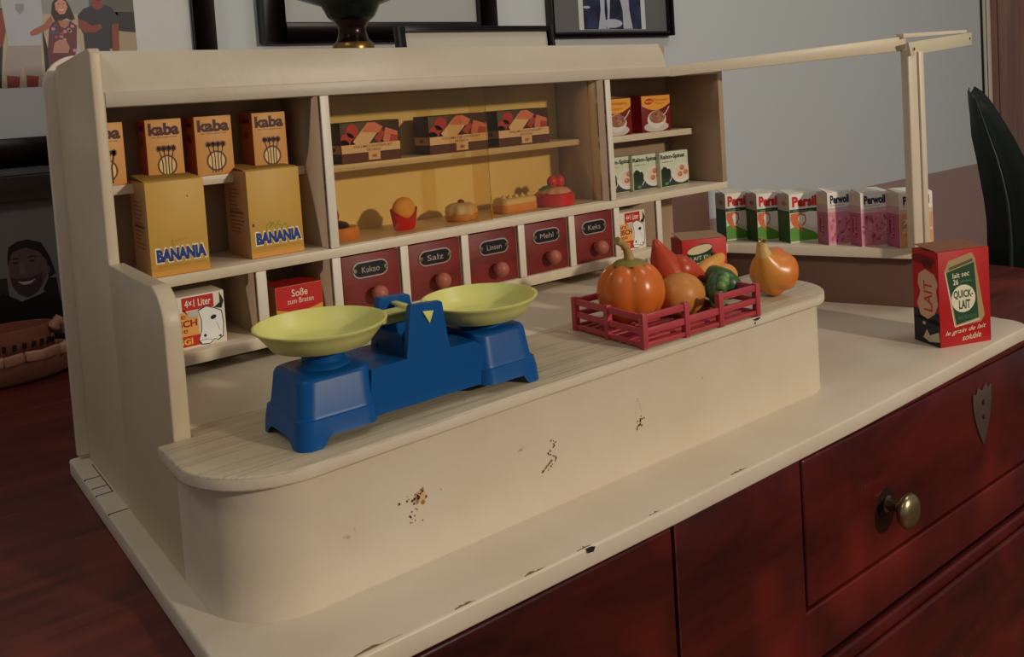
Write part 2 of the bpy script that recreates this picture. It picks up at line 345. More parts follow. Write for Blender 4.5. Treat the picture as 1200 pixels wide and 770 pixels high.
# drawers of the cabinet
for k, (x0, x1, word) in enumerate([(15.95, 20.75, 'Kakao'), (21.62, 26.42, 'Salz'), (27.3, 32.24, 'Linsen'), (33.1, 37.94, 'Mehl'), (38.8, 43.5, 'Keks')]):
    b = MB(); b.box(x0, x1, 0.25, 0.8, 9.24, 13.62, DRAWER); b.box(x0 + .1, x1 - .1, .8, 6.8, 9.24, 12.9, DRAWER)
    d = part(b, 'drawer', 0.05)
    cx = (x0 + x1) / 2; tx = [0.0, .1, .15, .1, .1][k]; rz = [0.1, 0.05, -.05, 0.05, 0.0][k]
    cz = 12.35 + rz
    def stad(w, h, dy): return [(cx - .1 + tx + p[0], cz + p[1]) for p in [(-w + h + h * math.cos(t), h * math.sin(t)) for t in [PI / 2 + PI * i / 10 for i in range(11)]] + [(w - h + h * math.cos(t), h * math.sin(t)) for t in [-PI / 2 + PI * i / 10 for i in range(11)]]]
    b = MB(); b.prism(stad(1.5, .62, 0), .16, .25, mat('#b9aea6', .35, metal=.3), 'y'); b.prism(stad(1.4, .52, 0), .13, .16, mat('#1a1413', .4), 'y')
    for sg in (-1, 1):
        b.T = Matrix.Translation((cx - .1 + tx + sg * 1.3, .13, cz)) @ Matrix.Rotation(PI / 2, 4, 'X'); b.lathe([(.17, 0), (.15, .04), (.05, .05)], (0, 0, 0), BRASS, 12); b.T = Matrix.Identity(4)
    b.build('name_plate', d, label='black oval name plate')
    b = MB(); F = Face(b, (cx - .1 + tx - .85, .13, cz - .28), (1, 0, 0), (0, 0, 1), 1.7, .56)
    F.text(word, 0.06, 0.10, .94, .90, mat('#a89f96', .5), 1); b.build('lettering', d)
    b = MB(); b.T = Matrix.Translation((cx + .2, .25, 10.5 + rz)) @ Matrix.Rotation(PI / 2, 4, 'X')
    b.lathe([(.3, 0), (.3, .25), (.5, .42), (.62, .7), (.62, .9), (.5, 1.15), (.25, 1.3), (.03, 1.34)], (0, 0, 0), KNOBW, 24); b.build('knob', d, smooth=60)
# amber sliding panes
gm, N, L, B = nmat('amber_acrylic'); N.remove(B)
tr = N.new('ShaderNodeBsdfTransparent'); tr.inputs[0].default_value = (0.975, 0.905, 0.77, 1); gl = N.new('ShaderNodeBsdfGlossy'); gl.inputs['Roughness'].default_value = 0.08
fr = N.new('ShaderNodeFresnel'); fr.inputs[0].default_value = 1.45; ms = N.new('ShaderNodeMixShader'); L.new(fr.outputs[0], ms.inputs[0]); L.new(tr.outputs[0], ms.inputs[1]); L.new(gl.outputs[0], ms.inputs[2]); L.new(ms.outputs[0], N['Material Output'].inputs[0])
b = MB(); b.box(15.82, 30.3, 0.75, 0.9, 14.47, 25.64, gm); part(b, 'sliding_pane', 0)
b = MB(); b.box(28.9, 43.38, 1.15, 1.3, 14.47, 25.64, gm); part(b, 'sliding_pane', 0)
# counter: curved front band and overhanging top
path = [(0.0, -11.25), (0.0, -14.3)] + arc(4.3, -14.4, 4.28, 180, 270, 14)[1:] + [(20, -18.72), (45.6, -18.8)] + arc(45.7, -14.9, 3.9, 272, 360, 12) + [(49.6, -9.9)]
def inset(path, t):
    out = []
    for i, p in enumerate(path):
        a = Vector(path[max(i - 1, 0)]); c = Vector(path[min(i + 1, len(path) - 1)]); d = (c - a).normalized(); out.append((p[0] - d.y * t, p[1] + d.x * t))
    return out
b = MB(); b.prism(path + inset(path, 0.6)[::-1], 0, 6.95, CREAM); part(b, 'counter_front', 0)
tp = [(0.96, -9.9), (0.96, -11.25), (-0.87, -11.22), (-0.87, -14.0)] + arc(4.2, -14.4, 5.12, 182, 268, 14)[1:] + [(9, -19.35), (19, -19.1), (40, -19.2), (46.2, -19.2)] + arc(45.9, -14.6, 4.65, 275, 360, 12) + [(50.55, -9.9)]
b = MB(); b.prism(tp, 6.95, 7.7, CREAMTOP); b.mi = [0, 0] + [b.mid(CREAM)] * (len(b.mi) - 2); part(b, 'counter_top', 0.13, seg=3)
b = MB(); b.box(0.96, 43.4, -9.82, 7.1, 7.0, 7.66, paint('smooth_cream_deck', '#d6cbb2', dirtamt=.2)); part(b, 'rear_deck', .03)
# remains of old transfer pictures on the counter front, chips on its top edge
def flakes(pts, y, seed, cols):
    b = MB(); random.seed(seed)
    for (x, z, r) in pts:
        n = 7; a0 = random.random() * 6; ph = [(x + r * (0.5 + .8 * random.random()) * math.cos(a0 + 2 * PI * i / n), z + r * (0.5 + .9 * random.random()) * math.sin(a0 + 2 * PI * i / n)) for i in range(n)]
        b.add([(p[0], y, p[1]) for p in ph], [list(range(n))], mat(random.choice(cols), 0.8))
    part(b, 'transfer_remains', 0)
BR = ['#6b4a24', '#8a6236', '#4a3018', '#9a7748']
fl = []; random.seed(9)
for _ in range(26): fl.append((10.1 + random.gauss(0, .45), 3.75 + random.gauss(0, .28), .03 + .06 * random.random()))
for _ in range(12): fl.append((9.9 + random.gauss(0, .2), 3.2 - random.random() * .9, .03 + .03 * random.random()))
fl += [(9.55, 3.75, .09), (10.55, 3.4, .12), (10.75, 3.6, .1), (10.5, 4.05, .13)]
flakes([(10.4, 3.75, .38), (10.1, 3.65, .25)], -18.70, 3, ['#d7ae80', '#c99a7c'])
flakes(fl, -18.725, 3, BR + ['#7a3f3c'])
fl = []
for t in range(20): fl.append((19.6 + .25 * math.sin(t * .6) + random.gauss(0, .06), 4.1 - t * .09, .03 + .05 * random.random()))
for t in range(10): fl.append((19.5 - t * .085, 2.9 - t * .055, .05 + .03 * random.random()))
flakes(fl, -18.74, 5, BR)
fl = []
for t in range(10): fl.append((26.9 - .22 * t / 10 - .1, 4.7 - t * .13, .025)); fl.append((26.9 + .3 * t / 10, 4.7 - t * .1, .02 + .02 * random.random()))
for _ in range(14): fl.append((27.0 + random.gauss(0, .22), 3.15 + random.gauss(0, .25), .04 + .05 * random.random()))
flakes(fl, -18.75, 6, BR)
b = MB(); b.prism([(38.45, 7.56), (38.6, 7.47), (38.95, 7.44), (39.2, 7.5), (39.3, 7.58), (39.0, 7.6)], -19.235, -19.19, DARK, 'y'); part(b, 'paint_chip', 0)
b = MB(); b.prism([(38.4, -19.07), (39.3, -19.09), (39.2, -18.98), (38.8, -18.93), (38.5, -18.97)], 7.69, 7.712, DARK); part(b, 'paint_chip', 0)
b = MB(); b.prism([(38.6, 7.24), (38.72, 7.18), (38.72, 7.38), (38.64, 7.36)], -19.23, -19.19, DARK, 'y'); part(b, 'paint_chip', 0)
# right wing: low wall, shelf, post, rail and hinge strip
wd = Vector((0.389, -0.921)); wn = Vector((0.921, 0.389))
def wp(s, t): return (65.8 + wd.x * s + wn.x * t, 7.6 + wd.y * s + wn.y * t)      # s along the wing from its back, t outwards
b = MB(); b.prism([wp(-.8, .9), wp(22.0, .9), wp(22.0, 1.6), wp(-.8, 1.6)], 0, 5.25, SHADEB); part(b, 'wing_panel', 0.05)
b = MB(); b.prism([(60.2, 7.6), (60.2, 6.0), (65.6, 6.0), wp(2, 0), wp(22.6, 0), wp(22.6, 6.0), wp(-.4, 6.0), (66.0, 8.2)], 5.25, 6.3, CREAM); part(b, 'wing_shelf', 0.1)
px_, py_ = 73.35, -12.35
b = MB(); b.prism([(px_ - .35 + .0, py_ - .5), (px_ + .75, py_ - .9), (px_ + 1.1, py_ + .1), (px_, py_ + .5)], 6.3, 26.9, CREAM); part(b, 'post', 0.15, seg=3)
b = MB(); b.prism([(px_ + .88, py_ - .98), (px_ + 1.45, py_ - 1.2), (px_ + 1.8, py_ - .2), (px_ + 1.25, py_ - .0)], 6.3, 26.6, CREAM); part(b, 'post_strip', 0.08)
b = MB(); A = Vector((52.16, 0.02)); E = Vector((73.6, -12.4)); q = (E - A).normalized(); nn = Vector((-q.y, q.x)) * .7
b.add([(A.x, A.y, 25.6), (E.x, E.y, 26.75), (E.x + nn.x, E.y + nn.y, 26.75), (A.x + nn.x + .3, A.y + nn.y - .1, 25.6), (A.x, A.y, 26.62), (E.x, E.y, 28.2), (E.x + nn.x, E.y + nn.y, 28.2), (A.x + nn.x + .3, A.y + nn.y - .1, 26.62)],
      [(0, 3, 2, 1), (4, 5, 6, 7), (0, 1, 5, 4), (1, 2, 6, 5), (2, 3, 7, 6), (3, 0, 4, 7)], CREAM2); part(b, 'top_rail', 0.08)
met = mat('#d8cfae', 0.22, 0.06, 90, spec=.6)
b = MB(); b.add([(73.0, -13.2, 26.2), (87.6, -12.4, 27.1), (87.6, -12.1, 27.1), (73.0, -12.9, 26.2), (72.6, -13.2, 27.5), (87.6, -12.4, 28.45), (87.6, -12.1, 28.45), (72.6, -12.9, 27.5)],
      [(0, 3, 2, 1), (4, 5, 6, 7), (0, 1, 5, 4), (1, 2, 6, 5), (2, 3, 7, 6), (3, 0, 4, 7)], met)
for x, z in ((73.6, 26.85), (87.0, 27.8)):
    b.T = Matrix.Translation((x, -13.2 if x < 80 else -12.42, z)) @ Matrix.Rotation(PI / 2, 4, 'X'); b.lathe([(.22, -.02), (.2, .04), (.02, .06)], (0, 0, 0), DARK, 12); b.T = Matrix.Identity(4)
part(b, 'hinge_strip', 0.05)
b = MB(); b.add([(73.0, -12.5, 28.0), (87.6, -11.9, 28.45), (87.6, -11.2, 28.45), (73.0, -11.7, 28.0), (73.0, -12.5, 28.45), (87.6, -11.9, 28.8), (87.6, -11.2, 28.8), (73.0, -11.7, 28.45)],
      [(0, 3, 2, 1), (4, 5, 6, 7), (0, 1, 5, 4), (1, 2, 6, 5), (2, 3, 7, 6), (3, 0, 4, 7)], CREAM); part(b, 'awning_arm', 0.04)

# ------------------------------------------------------------------ cartons
def carton(name, label, cat, A, ang, W, D, H, z, col, group=None, side=None, top=None, flap=False, tilt=0, taper=0):
    """A = the front lower left corner; returns thing, front face, left face builders"""
    t = thing(name, label, cat, (A[0], A[1], z), ang, group)
    c = mat(col, 0.5, 0.06, 70, bump=.15)
    b = MB(); g = taper
    b.add([(0, 0, 0), (W, 0, 0), (W, D, 0), (0, D, 0), (g, 0, H), (W + g, 0, H), (W + g, D, H), (g, D, H)], [(0, 3, 2, 1), (4, 5, 6, 7), (0, 1, 5, 4), (1, 2, 6, 5), (2, 3, 7, 6), (3, 0, 4, 7)], c)
    o = b.build('carton', None, bevel=0.05); o.parent = t
    if flap:
        b = MB(); fc = mat(top or '#b09a78', 0.7, .1)
        b.add([(g + .05, D * .1, H + .01), (W + g - .05, D * .1, H + .01), (W + g - .1, D * .95, H + .22), (g + .1, D * .95, H + .3), (g + .05, D * .1, H + .06), (W + g - .05, D * .1, H + .06), (W + g - .1, D * .95, H + .27), (g + .1, D * .95, H + .35)], [(0, 3, 2, 1), (4, 5, 6, 7), (0, 1, 5, 4), (1, 2, 6, 5), (2, 3, 7, 6), (3, 0, 4, 7)], fc)
        o = b.build('lid_flap', None); o.parent = t
    return t
class Art:
    """prints of a carton: front, left side and top picture and the lettering, each its own part"""
    def __init__(s, t, W, D, H):
        s.t = t; s.bs = [MB() for _ in range(4)]
        for b in s.bs: b.keep = True
        s.F = Face(s.bs[0], (0, 0, 0), (1, 0, 0), (0, 0, 1), W, H); s.L = Face(s.bs[1], (0, D, 0), (0, -1, 0), (0, 0, 1), D, H)
        s.FT = Face(s.bs[3], (0, 0, 0), (1, 0, 0), (0, 0, 1), W, H); s.LT = Face(s.bs[3], (0, D, 0), (0, -1, 0), (0, 0, 1), D, H); s.TT = Face(s.bs[2], (0, 0, H), (1, 0, 0), (0, 1, 0), W, D)
    def done(s):
        for b, n in zip(s.bs, ('front_print', 'side_print', 'top_print', 'lettering')):
            if b.v: o = b.build(n); o.parent = s.t
def M_(h): return mat(h, 0.5, 0.04, 80)
# cocoa cartons on the upper shelf
def fixW(F):
    F.W = F.W * F.cw                     # the print is wider than the strip of the box in view
def kaba(A, ang, W, label, cut=0, D=2.6, H=4.2, z=20.5):
    t = carton('cocoa_carton', label, 'carton', A, ang, W, D, H, z, '#dfa257', 'yellow cocoa cartons on the upper left shelf')
    a = Art(t, W, D, H); F = a.F
    if cut: a.F.ca = a.FT.ca = cut; a.F.cw = a.FT.cw = 1 - cut; F.W = a.FT.W = W / (1 - cut); fixW(F); fixW(a.FT)
    dk = M_('#4a1710'); br = M_('#6b3a1a')
    a.L.rect(.01, .01, .99, .99, M_('#a2502a'), 1); a.L.ell(.5, .62, .2, .07, M_('#6a2818'), 2); a.L.rect(.25, .83, .8, .9, M_('#54180f'), 2)
    a.FT.text('kaba', .08, .735, .93, .94, dk, 2, bold=.045); a.FT.text('der Plantagentrank', .16, .69, .86, .72, br, 2)
    F.rect(.02, .0, .98, .03, M_('#d08a30'), 1)
    cx = .53
    F.ell(cx, .24, .24, .155, M_('#f0cf8c'), 1); F.ring(cx, .24, .27, .175, .05, br, 2)
    for k in range(4):
        x = cx - .2 + k * .133; x1 = cx - .12 + k * .08
        F.line([(x, .5), (x1, .3), (x1, .04)], .07, dk, 3)
        for j in range(9):
            an = j * 2 * PI / 9; F.line([(x, .52), (x + .085 * math.cos(an), .52 + .055 * math.sin(an))], .07, dk, 3)
        F.ell(x, .52, .05, .035, dk, 3, n=10)
    a.done(); return t
kaba((0.76, 3.62), 0, 1.66, 'yellow cocoa carton half hidden behind the left side panel', cut=.34)
kaba((3.83, 3.62), -3, 2.4, 'yellow cocoa carton above the first large yellow box')
kaba((7.12, 3.6), -2, 2.62, 'yellow cocoa carton between the two large boxes below')
kaba((11.3, 3.6), -1, 2.55, 'rightmost yellow cocoa carton, above the second large yellow box')
def banania(A, ang, W, label, scribble, D=4.3, H=6.2):
    t = carton('breakfast_drink_box', label, 'carton', A, ang, W, D, H, 14.47, '#c89d43', 'large yellow breakfast drink boxes', flap=True, top='#a8823a', taper=0)
    a = Art(t, W, D, H); F = a.F
    a.L.rect(.0, .0, 1, 1, M_('#b48a6a'), 1)  # brown over the yellow: shade of the left face put into its colour
    for k in range(12): a.L.rect(.2, .28 + k * .045, .2 + .6 * random.uniform(.5, 1), .285 + k * .045 + .008, M_('#7d5c48'), 2)
    a.LT.text('BANANIA', .2, .5, .8, .54, M_('#54382c'), 2, bold=.02)
    wh = M_('#ece0c0'); nv = M_('#12347c')
    a.FT.text('BANANIA', .085, .135, .975, .305, wh, 2, bold=.085); a.FT.text('BANANIA', .105, .15, .955, .288, nv, 3, bold=.065)
    a.FT.text('LE PETIT DEJEUNER FAMILIAL', .12, .085, .96, .115, M_('#c8742a'), 2)
    F.rect(.0, .0, 1, .06, M_('#d89438'), 1)
    sb = MB(); sb.keep = True; F = Face(sb, (0, 0, 0), (1, 0, 0), (0, 0, 1), W, H)
    if scribble:
        g = M_('#7c9a1c'); F.line([(.3, .28), (.32, .36), (.38, .40), (.42, .36), (.36, .33), (.44, .39), (.47, .34), (.48, .30)], .05, g, 2); F.line([(.55, .4), (.5, .35), (.6, .34), (.58, .29), (.66, .36), (.7, .32), (.75, .31)], .05, g, 2)
        F.ell(.07, .38, .02, .02, M_('#3a2a18'), 2, n=8)
    else:
        g = M_('#c8702a'); F.line([(.36, .33), (.4, .38), (.39, .31), (.45, .36), (.48, .35), (.5, .38), (.53, .35), (.6, .37), (.66, .38)], .03, g, 2)
        F.ell(.7, .82, .012, .01, M_('#5a3a18'), 2, n=8)
    o = sb.build('pen_scribble'); o.parent = t; a.done(); return t
random.seed(2)
banania((2.62, 0.35), -2, 3.75, 'large yellow box at the left end, orange scrawl above the blue word', False)
banania((9.6, 1.15), 1, 3.98, 'large yellow box with a green scribble above the blue word', True)
# stock cube cartons with a cow's head
def cow(A, W, H, z, label, ang=0, D=2.5):
    t = carton('soup_carton', label, 'carton', A, ang, W, D, H, z, '#e9dfca', 'soup cartons with a white cow head')
    a = Art(t, W, D, H); F = a.F; red = M_('#c4251b'); orr = M_('#eda755'); bk = M_('#1c1512'); wh = M_('#eef0ea')
    F.rect(.02, .25, .6, .70, orr, 1); F.rect(.02, .05, .62, .25, red, 2); F.rect(.38, .72, .84, .97, red, 2); F.poly([(.38, .74), (.46, .62), (.42, .74)], red, 2)
    a.FT.text('4×1 Liter', .42, .78, .80, .92, M_('#f4e8d8'), 3, bold=.015)
    a.FT.text('Klare', .08, .58, .42, .68, M_('#7a2a14'), 3); a.FT.text('FLEISCH', .05, .42, .58, .55, M_('#8c2414'), 3, bold=.03); a.FT.text('suppe', .08, .28, .44, .38, M_('#7a2a14'), 3); a.FT.text('MAGGI', .08, .09, .5, .21, M_('#f0c040'), 4, bold=.03)
    head = [(.60, .70), (.72, .76), (.84, .70), (.95, .62), (.97, .40), (.95, .12), (.86, .06), (.82, .10), (.74, .02), (.62, .04), (.58, .12), (.63, .3), (.64, .5)]
    F.poly([(x, y) for x, y in head], bk, 3); F.poly([(.775 + (x - .775) * .93, .4 + (y - .4) * .95) for x, y in head], wh, 4)
    F.poly([(.62, .68), (.50, .70), (.44, .62), (.56, .58)], M_('#b9c8c4'), 4)
    F.poly([(.84, .70), (.93, .78), (.93, .98), (.99, .80), (.95, .66)], bk, 4); F.ell(.82, .52, .045, .04, bk, 5, rot=.3); F.ell(.68, .2, .02, .03, bk, 5); F.ell(.9, .14, .02, .02, bk, 5)
    F.line([(.6, .12), (.7, .13), (.78, .1)], .03, bk, 5); F.line([(.86, .42), (.9, .25)], .03, M_('#8a9090'), 5)
    a.done(); return t
cow((2.72, 0.9), 4.6, 3.6, 9.2, 'cow-head soup carton in the left compartment beside the scales')
cow((44.4, 1.2), 4.35, 3.75, 9.2, 'cow-head soup carton right of the row of drawers', ang=-1)
t = carton('gravy_carton', 'red and yellow gravy carton behind the left pan of the scales', 'carton', (11.0, 1.0), -2, 3.55, 2.6, 2.95, 9.2, '#e8a24a', flap=False)
a = Art(t, 3.55, 2.6, 2.95); a.F.rect(0.01, .45, .99, .99, M_('#c81c1a'), 1); a.F.poly([(.01, .46)] + [(.01 + .98 * i / 10, .46 - .12 * math.sin(PI * i / 10) + .0) for i in range(11)], M_('#c81c1a'), 1); a.F.rect(.01, .01, .99, .3, M_('#f0c04a'), 1)
a.FT.text('Soße', .34, .72, .68, .90, M_('#f4e0c8'), 3, bold=.01); a.FT.text('zum Braten', .24, .55, .8, .68, M_('#f4e0c8'), 3); a.L.rect(0, 0, 1, 1, M_('#c08c58'), 1); a.TT.rect(0, 0, 1, 1, M_('#b8241c'), 1); a.done()
# soup cartons with a bowl, upper right shelf
def bowlbox(A, W, H, ang, label, oval):
    t = carton('soup_carton', label, 'carton', A, ang, W, 1.6, H, 20.12, '#7c1418', 'dark red soup cartons on the upper right shelf')
    a = Art(t, W, 1.6, H); F = a.F; a.L.rect(0.01, 0.01, .99, .99, M_('#b80f22'), 1)
    F.poly([(.02, .98), (.02, .72)] + [(.02 + .96 * i / 10, .72 - .16 * math.sin(PI * i / 10) + .04 * i / 10) for i in range(1, 11)] + [(.98, .98)], M_('#eea63a'), 1)
    if oval: F.ell(.26, .83, .15, .08, M_('#c4251b'), 2, rot=.1); a.FT.text('MAGGI', .15, .80, .37, .86, M_('#f0c040'), 3, bold=.02); a.FT.text('Eiernudel', .42, .83, .9, .90, M_('#b8581c'), 3); a.FT.text('Suppe', .45, .74, .8, .8, M_('#b8581c'), 3)
    else: a.FT.text('Feinwürzigem', .02, .80, .84, .90, M_('#b8581c'), 3, bold=.01); a.FT.text('Suppe', .3, .67, .7, .75, M_('#b8581c'), 3)
    F.ell(.48, .13, .42, .14, M_('#cfc4b4'), 2); F.ell(.50, .33, .32, .24, M_('#e2d8ca'), 3); F.ell(.52, .39, .27, .17, M_('#9a6448'), 4)
    random.seed(5)
    for k in range(12): F.ell(.52 + random.uniform(-.2, .2), .39 + random.uniform(-.11, .11), .03, .03, M_(random.choice(['#c08a6a', '#7a4030', '#b87a5a'])), 5, n=8)
    F.line([(.72, .42), (.82, .5), (.94, .66)], .12, M_('#d8cebe'), 5); a.done(); return t
bowlbox((46.2, 3.75), 4.15, 3.7, 0, 'dark red soup carton half hidden by the white upright', False)
bowlbox((51.98, 3.95), 4.4, 3.75, 1, 'dark red soup carton with a red oval mark and a bowl', True)
def spinat(A, W, ang, label):
    t = carton('spinach_carton', label, 'carton', A, ang, W, .9, 3.55, 14.46, '#c9cfae', 'pale green spinach cartons on the right shelf')
    a = Art(t, W, .9, 3.55); F = a.F; dg = M_('#2c3b2c'); wh = M_('#d8d4c4')
    F.poly([(.02, .02), (.98, .02), (.98, .14), (.70, .14), (.5, .3), (.3, .5), (.12, .6), (.02, .5)], dg, 1)
    F.ell(.20, .4, .16, .17, M_('#1e2a1e'), 2); F.ell(.74, .36, .36, .29, wh, 3, n=26); F.ell(.76, .38, .28, .22, M_('#dcc6b0'), 4)
    F.rect(.985, 0, 1.02, .02, dg, 1)
    for x, y in ((.68, .32), (.88, .36), (.76, .50)): F.ell(x, y, .085, .075, M_('#b8704c'), 5, n=14); F.ell(x - .02, y + .02, .04, .035, M_('#cf9070'), 6, n=10)
    F.line([(.36, .42), (.38, .25), (.3, .14)], .1, wh, 4); F.ell(.2, .1, .07, .04, M_('#5c8a3c'), 4); F.ell(.26, .56, .05, .04, wh, 4)
    a.FT.text('Rahm-Spinat', .02, .77, .88, .93, M_('#141a12'), 3, bold=.03); a.FT.text('tiefgefroren', .06, .70, .44, .74, M_('#3c4a34'), 3)
    # the plate print stops at the box edge
    a.done(); return t
spinat((46.1, 3.55), 4.15, -1, 'spinach carton at the left, partly behind the white upright')
spinat((49.35, 3.05), 4.15, 0, 'middle spinach carton of the row of three')
spinat((52.75, 2.5), 4.35, 2, 'rightmost spinach carton, standing in front')
# chocolate boxes in the showcase
def choc(A, W, D, label, ang=0):
    H = 3.2; t = carton('chocolate_box', label, 'carton', A, ang, W, D, H, 20.26, '#3a1c16', 'strawberry chocolate boxes in the showcase')
    a = Art(t, W, D, H); F = a.F; pk = M_('#e58a80'); wh = M_('#efd6bc'); rd = M_('#c2303a')
    for (x, y, r) in ((.12, .55, .12), (.2, .78, .10), (.05, .42, .1), (.26, .44, .1)): F.ell(x, y, r, r * 1.7, rd, 1, rot=.3, n=16)
    F.poly([(.2, .52), (.46, .97), (.70, .86), (.44, .4), (.3, .36)], wh, 2); F.poly([(.35, .74), (.46, .97), (.58, .97), (.71, .84), (.64, .70), (.5, .72)], pk, 3); F.poly([(.56, .55), (.64, .45), (.74, .7), (.68, .78)], M_('#b84438'), 4)
    F.poly([(.7, .5), (.76, .82), (.96, .70), (.96, .42), (.78, .36)], pk, 2); F.poly([(.80, .4), (.84, .64), (.96, .6), (.96, .4)], M_('#b84438'), 3)
    F.rect(.01, .24, .99, .45, wh, 4); a.FT.text('VOLLMILCH JOGHURT', .2, .34, .86, .42, M_('#6a3826'), 5, bold=.01); a.FT.text('ERDBEER', .42, .265, .66, .325, M_('#6a3826'), 5)
    F.rect(.44, .04, .64, .24, M_('#e8cdb4'), 5); F.rect(.5, .1, .58, .17, M_('#b07a64'), 6)
    a.L.rect(0.02, .24, .98, .45, M_('#d8b89c'), 1); a.L.ell(.5, .34, .14, .05, M_('#8a4a3a'), 2); F.rect(.01, .01, .99, .22, M_('#5a2a1c'), 1)
    a.done(); return t
choc((18.25, 3.62), 5.35, 2.4, 'chocolate box at the left end of the showcase shelf')
choc((26.35, 3.62), 6.1, 2.4, 'chocolate box crossing the overlap of the amber panes')
choc((33.6, 3.7), 5.9, 2.2, 'rightmost chocolate box on the showcase shelf')
# detergent boxes on the wing
def wing_box(s, name, label, group, W, D, H, col, ang, A, flapc): return carton(name, label, 'carton', A, ang, W, D, H, 6.31, col, group, flap=True, top=flapc)
def persil(A, ang, label, W=3.0, D=2.35, H=5.45):
    t = wing_box(0, 'detergent_box', label, 'white and green detergent boxes', W, D, H, '#e6e2d2', ang, A, '#d8d2c0')
    a = Art(t, W, D, H); F = a.F; gd = M_('#24502a'); gg = M_('#5a9a34'); rd = M_('#cc1f1c'); orr = M_('#d9703a')
    a.FT.text('Persil', .1, .73, .94, .95, rd, 3, bold=.05); F.rect(.01, .62, .99, .69, gd, 2); a.FT.text('Waschmittel', .12, .635, .6, .675, M_('#8ab070'), 3)
    F.poly([(.01, .01), (.99, .01), (.99, .12), (.8, .2), (.45, .3), (.2, .34), (.01, .3)], gg, 1); F.poly([(.01, .34), (.2, .36), (.5, .3), (.99, .14), (.99, .61), (.7, .61), (.01, .61)], M_('#e8d8c4'), 1)
    sw = [(.04, .6), (.02, .48), (.1, .36), (.3, .26), (.5, .2), (.34, .32), (.3, .42), (.4, .54), (.5, .6), (.36, .61)]
    F.poly(sw, orr, 2); F.ell(.44, .49, .16, .1, M_('#f0e8dc'), 3, rot=.5); F.line([(.36, .58), (.52, .56), (.54, .44), (.42, .34)], .12, M_('#b8401c'), 4)
    F.ell(.78, .46, .3, .16, M_('#f2eee2'), 2, rot=-.8); F.rect(.01, .0, .99, .03, M_('#dfe0c8'), 2)
    a.L.rect(.0, .0, 1, .66, M_('#36552f'), 1); a.L.rect(.0, .66, 1, 1, M_('#b4a898'), 1); a.L.ell(.55, .8, .2, .05, M_('#a86a5c'), 2)
    a.LT.text('Persil', .25, .22, .55, .55, M_('#4c6a44'), 3, vert=True); a.done(); return t
persil((67.9, 6.9), -22, 'detergent box farthest back, next to the shelf cabinet')
persil((69.2, 3.5), -22, 'middle white and green detergent box, between two alike')
persil((70.35, -.0), -22, 'white and green detergent box standing beside the first pink one', W=3.7)
def perwoll(A, ang, label, W=3.0, D=1.95, H=5.75, peach=False):
    t = wing_box(0, 'wool_detergent_box', label, 'pink wool detergent boxes', W, D, H, '#e9e4da', ang, A, '#e2dccb')
    a = Art(t, W, D, H); F = a.F; nv = M_('#16204a'); wc = ['#d98a9c', '#c76a84', '#e3a0ac', '#b85878'] if not peach else ['#dba878', '#e8c8a0', '#c88a58', '#f0dcc0']
    F.rect(.01, .01, .99, .62, M_(wc[0]), 1); F.rect(.01, .62, .99, .70, M_('#dcb8bc' if not peach else '#e2c4ac'), 1)
    a.FT.text('Perwoll', .12, .78, .9, .94, nv, 3, bold=.045); a.FT.text('für Wolle und Feines', .12, .735, .7, .76, M_('#4a5078'), 3); a.FT.text('flauschig weich', .35, .69, .9, .71, M_('#4a5078'), 3)
    rnd = random.Random(int(A[1] * 10) + 50)
    for k in range(60):
        x, y = rnd.uniform(.07, .93), rnd.uniform(.05, .55); F.ell(x, y, rnd.uniform(.03, .07), rnd.uniform(.02, .045), M_(rnd.choice(wc)), 2 + k % 3, rot=rnd.uniform(0, 3), n=10)
    a.L.rect(0, 0, 1, .62, M_('#b0607c'), 1); a.L.rect(0, .62, 1, .76, M_('#c09a98'), 1); a.L.rect(0, .76, 1, 1, M_('#c8b8a4'), 1)
    a.L.rect(.22, .16, .6, .56, M_('#8a2c52'), 2); a.LT.text('Perwoll', .26, .18, .56, .54, M_('#d8a0b4'), 3, vert=True); a.done(); return t
perwoll((71.55, -4.0), -22, 'pink wool detergent box leftmost of the three', W=3.0)
perwoll((72.55, -7.3), -23, 'pink wool detergent box in the middle with its lid flap lifted', W=3.4)
perwoll((73.75, -10.9), -26, 'wool detergent box with peach front, partly behind the wing post', W=3.95, D=2.2, peach=True)
# red milk powder box on the base board
t = carton('milk_powder_box', 'red milk powder box standing on the base board by the wing post', 'carton', (63.12, -20.22), -21.8, 5.5, 3.25, 8.55, 0, '#b81a1a', flap=True, top='#8a5a40')
a = Art(t, 5.5, 3.25, 8.55); F = a.F; gr = M_('#1f4a2c'); tan = M_('#b09468'); cr = M_('#ebe3c4')
F.poly([(.12, .80), (.20, .90), (.66, .965), (.72, .9), (.88, .28), (.80, .22), (.30, .20)], tan, 1)
F.poly([(.15, .78), (.70, .86), (.76, .27), (.32, .22)], gr, 2); F.line([(.13, .79), (.29, .2), (.78, .25)], .08, cr, 2); F.poly([(.2, .83), (.66, .90), (.68, .87), (.2, .80)], M_('#5c5a38'), 2)
a.FT.text('lait sec', .27, .71, .60, .765, cr, 3, rise=.015, bold=.01); a.FT.text('26', .28, .64, .38, .70, cr, 3, bold=.02); a.FT.text('portions', .42, .655, .64, .685, M_('#7a9a78'), 3)
F.ell(.47, .49, .235, .145, cr, 3, n=36); a.FT.text('QUICK-', .28, .485, .66, .58, gr, 4, bold=.03); a.FT.text('LAIT', .38, .38, .6, .475, gr, 4, bold=.03)
a.FT.text('lait écrémé', .36, .27, .72, .32, M_('#4f7a58'), 3, rise=.01)
a.FT.text('le grain de lait', .1, .105, .9, .165, cr, 2, rise=.035, shear=.4); a.FT.text('soluble', .42, .045, .8, .105, cr, 2, rise=.015, shear=.4)
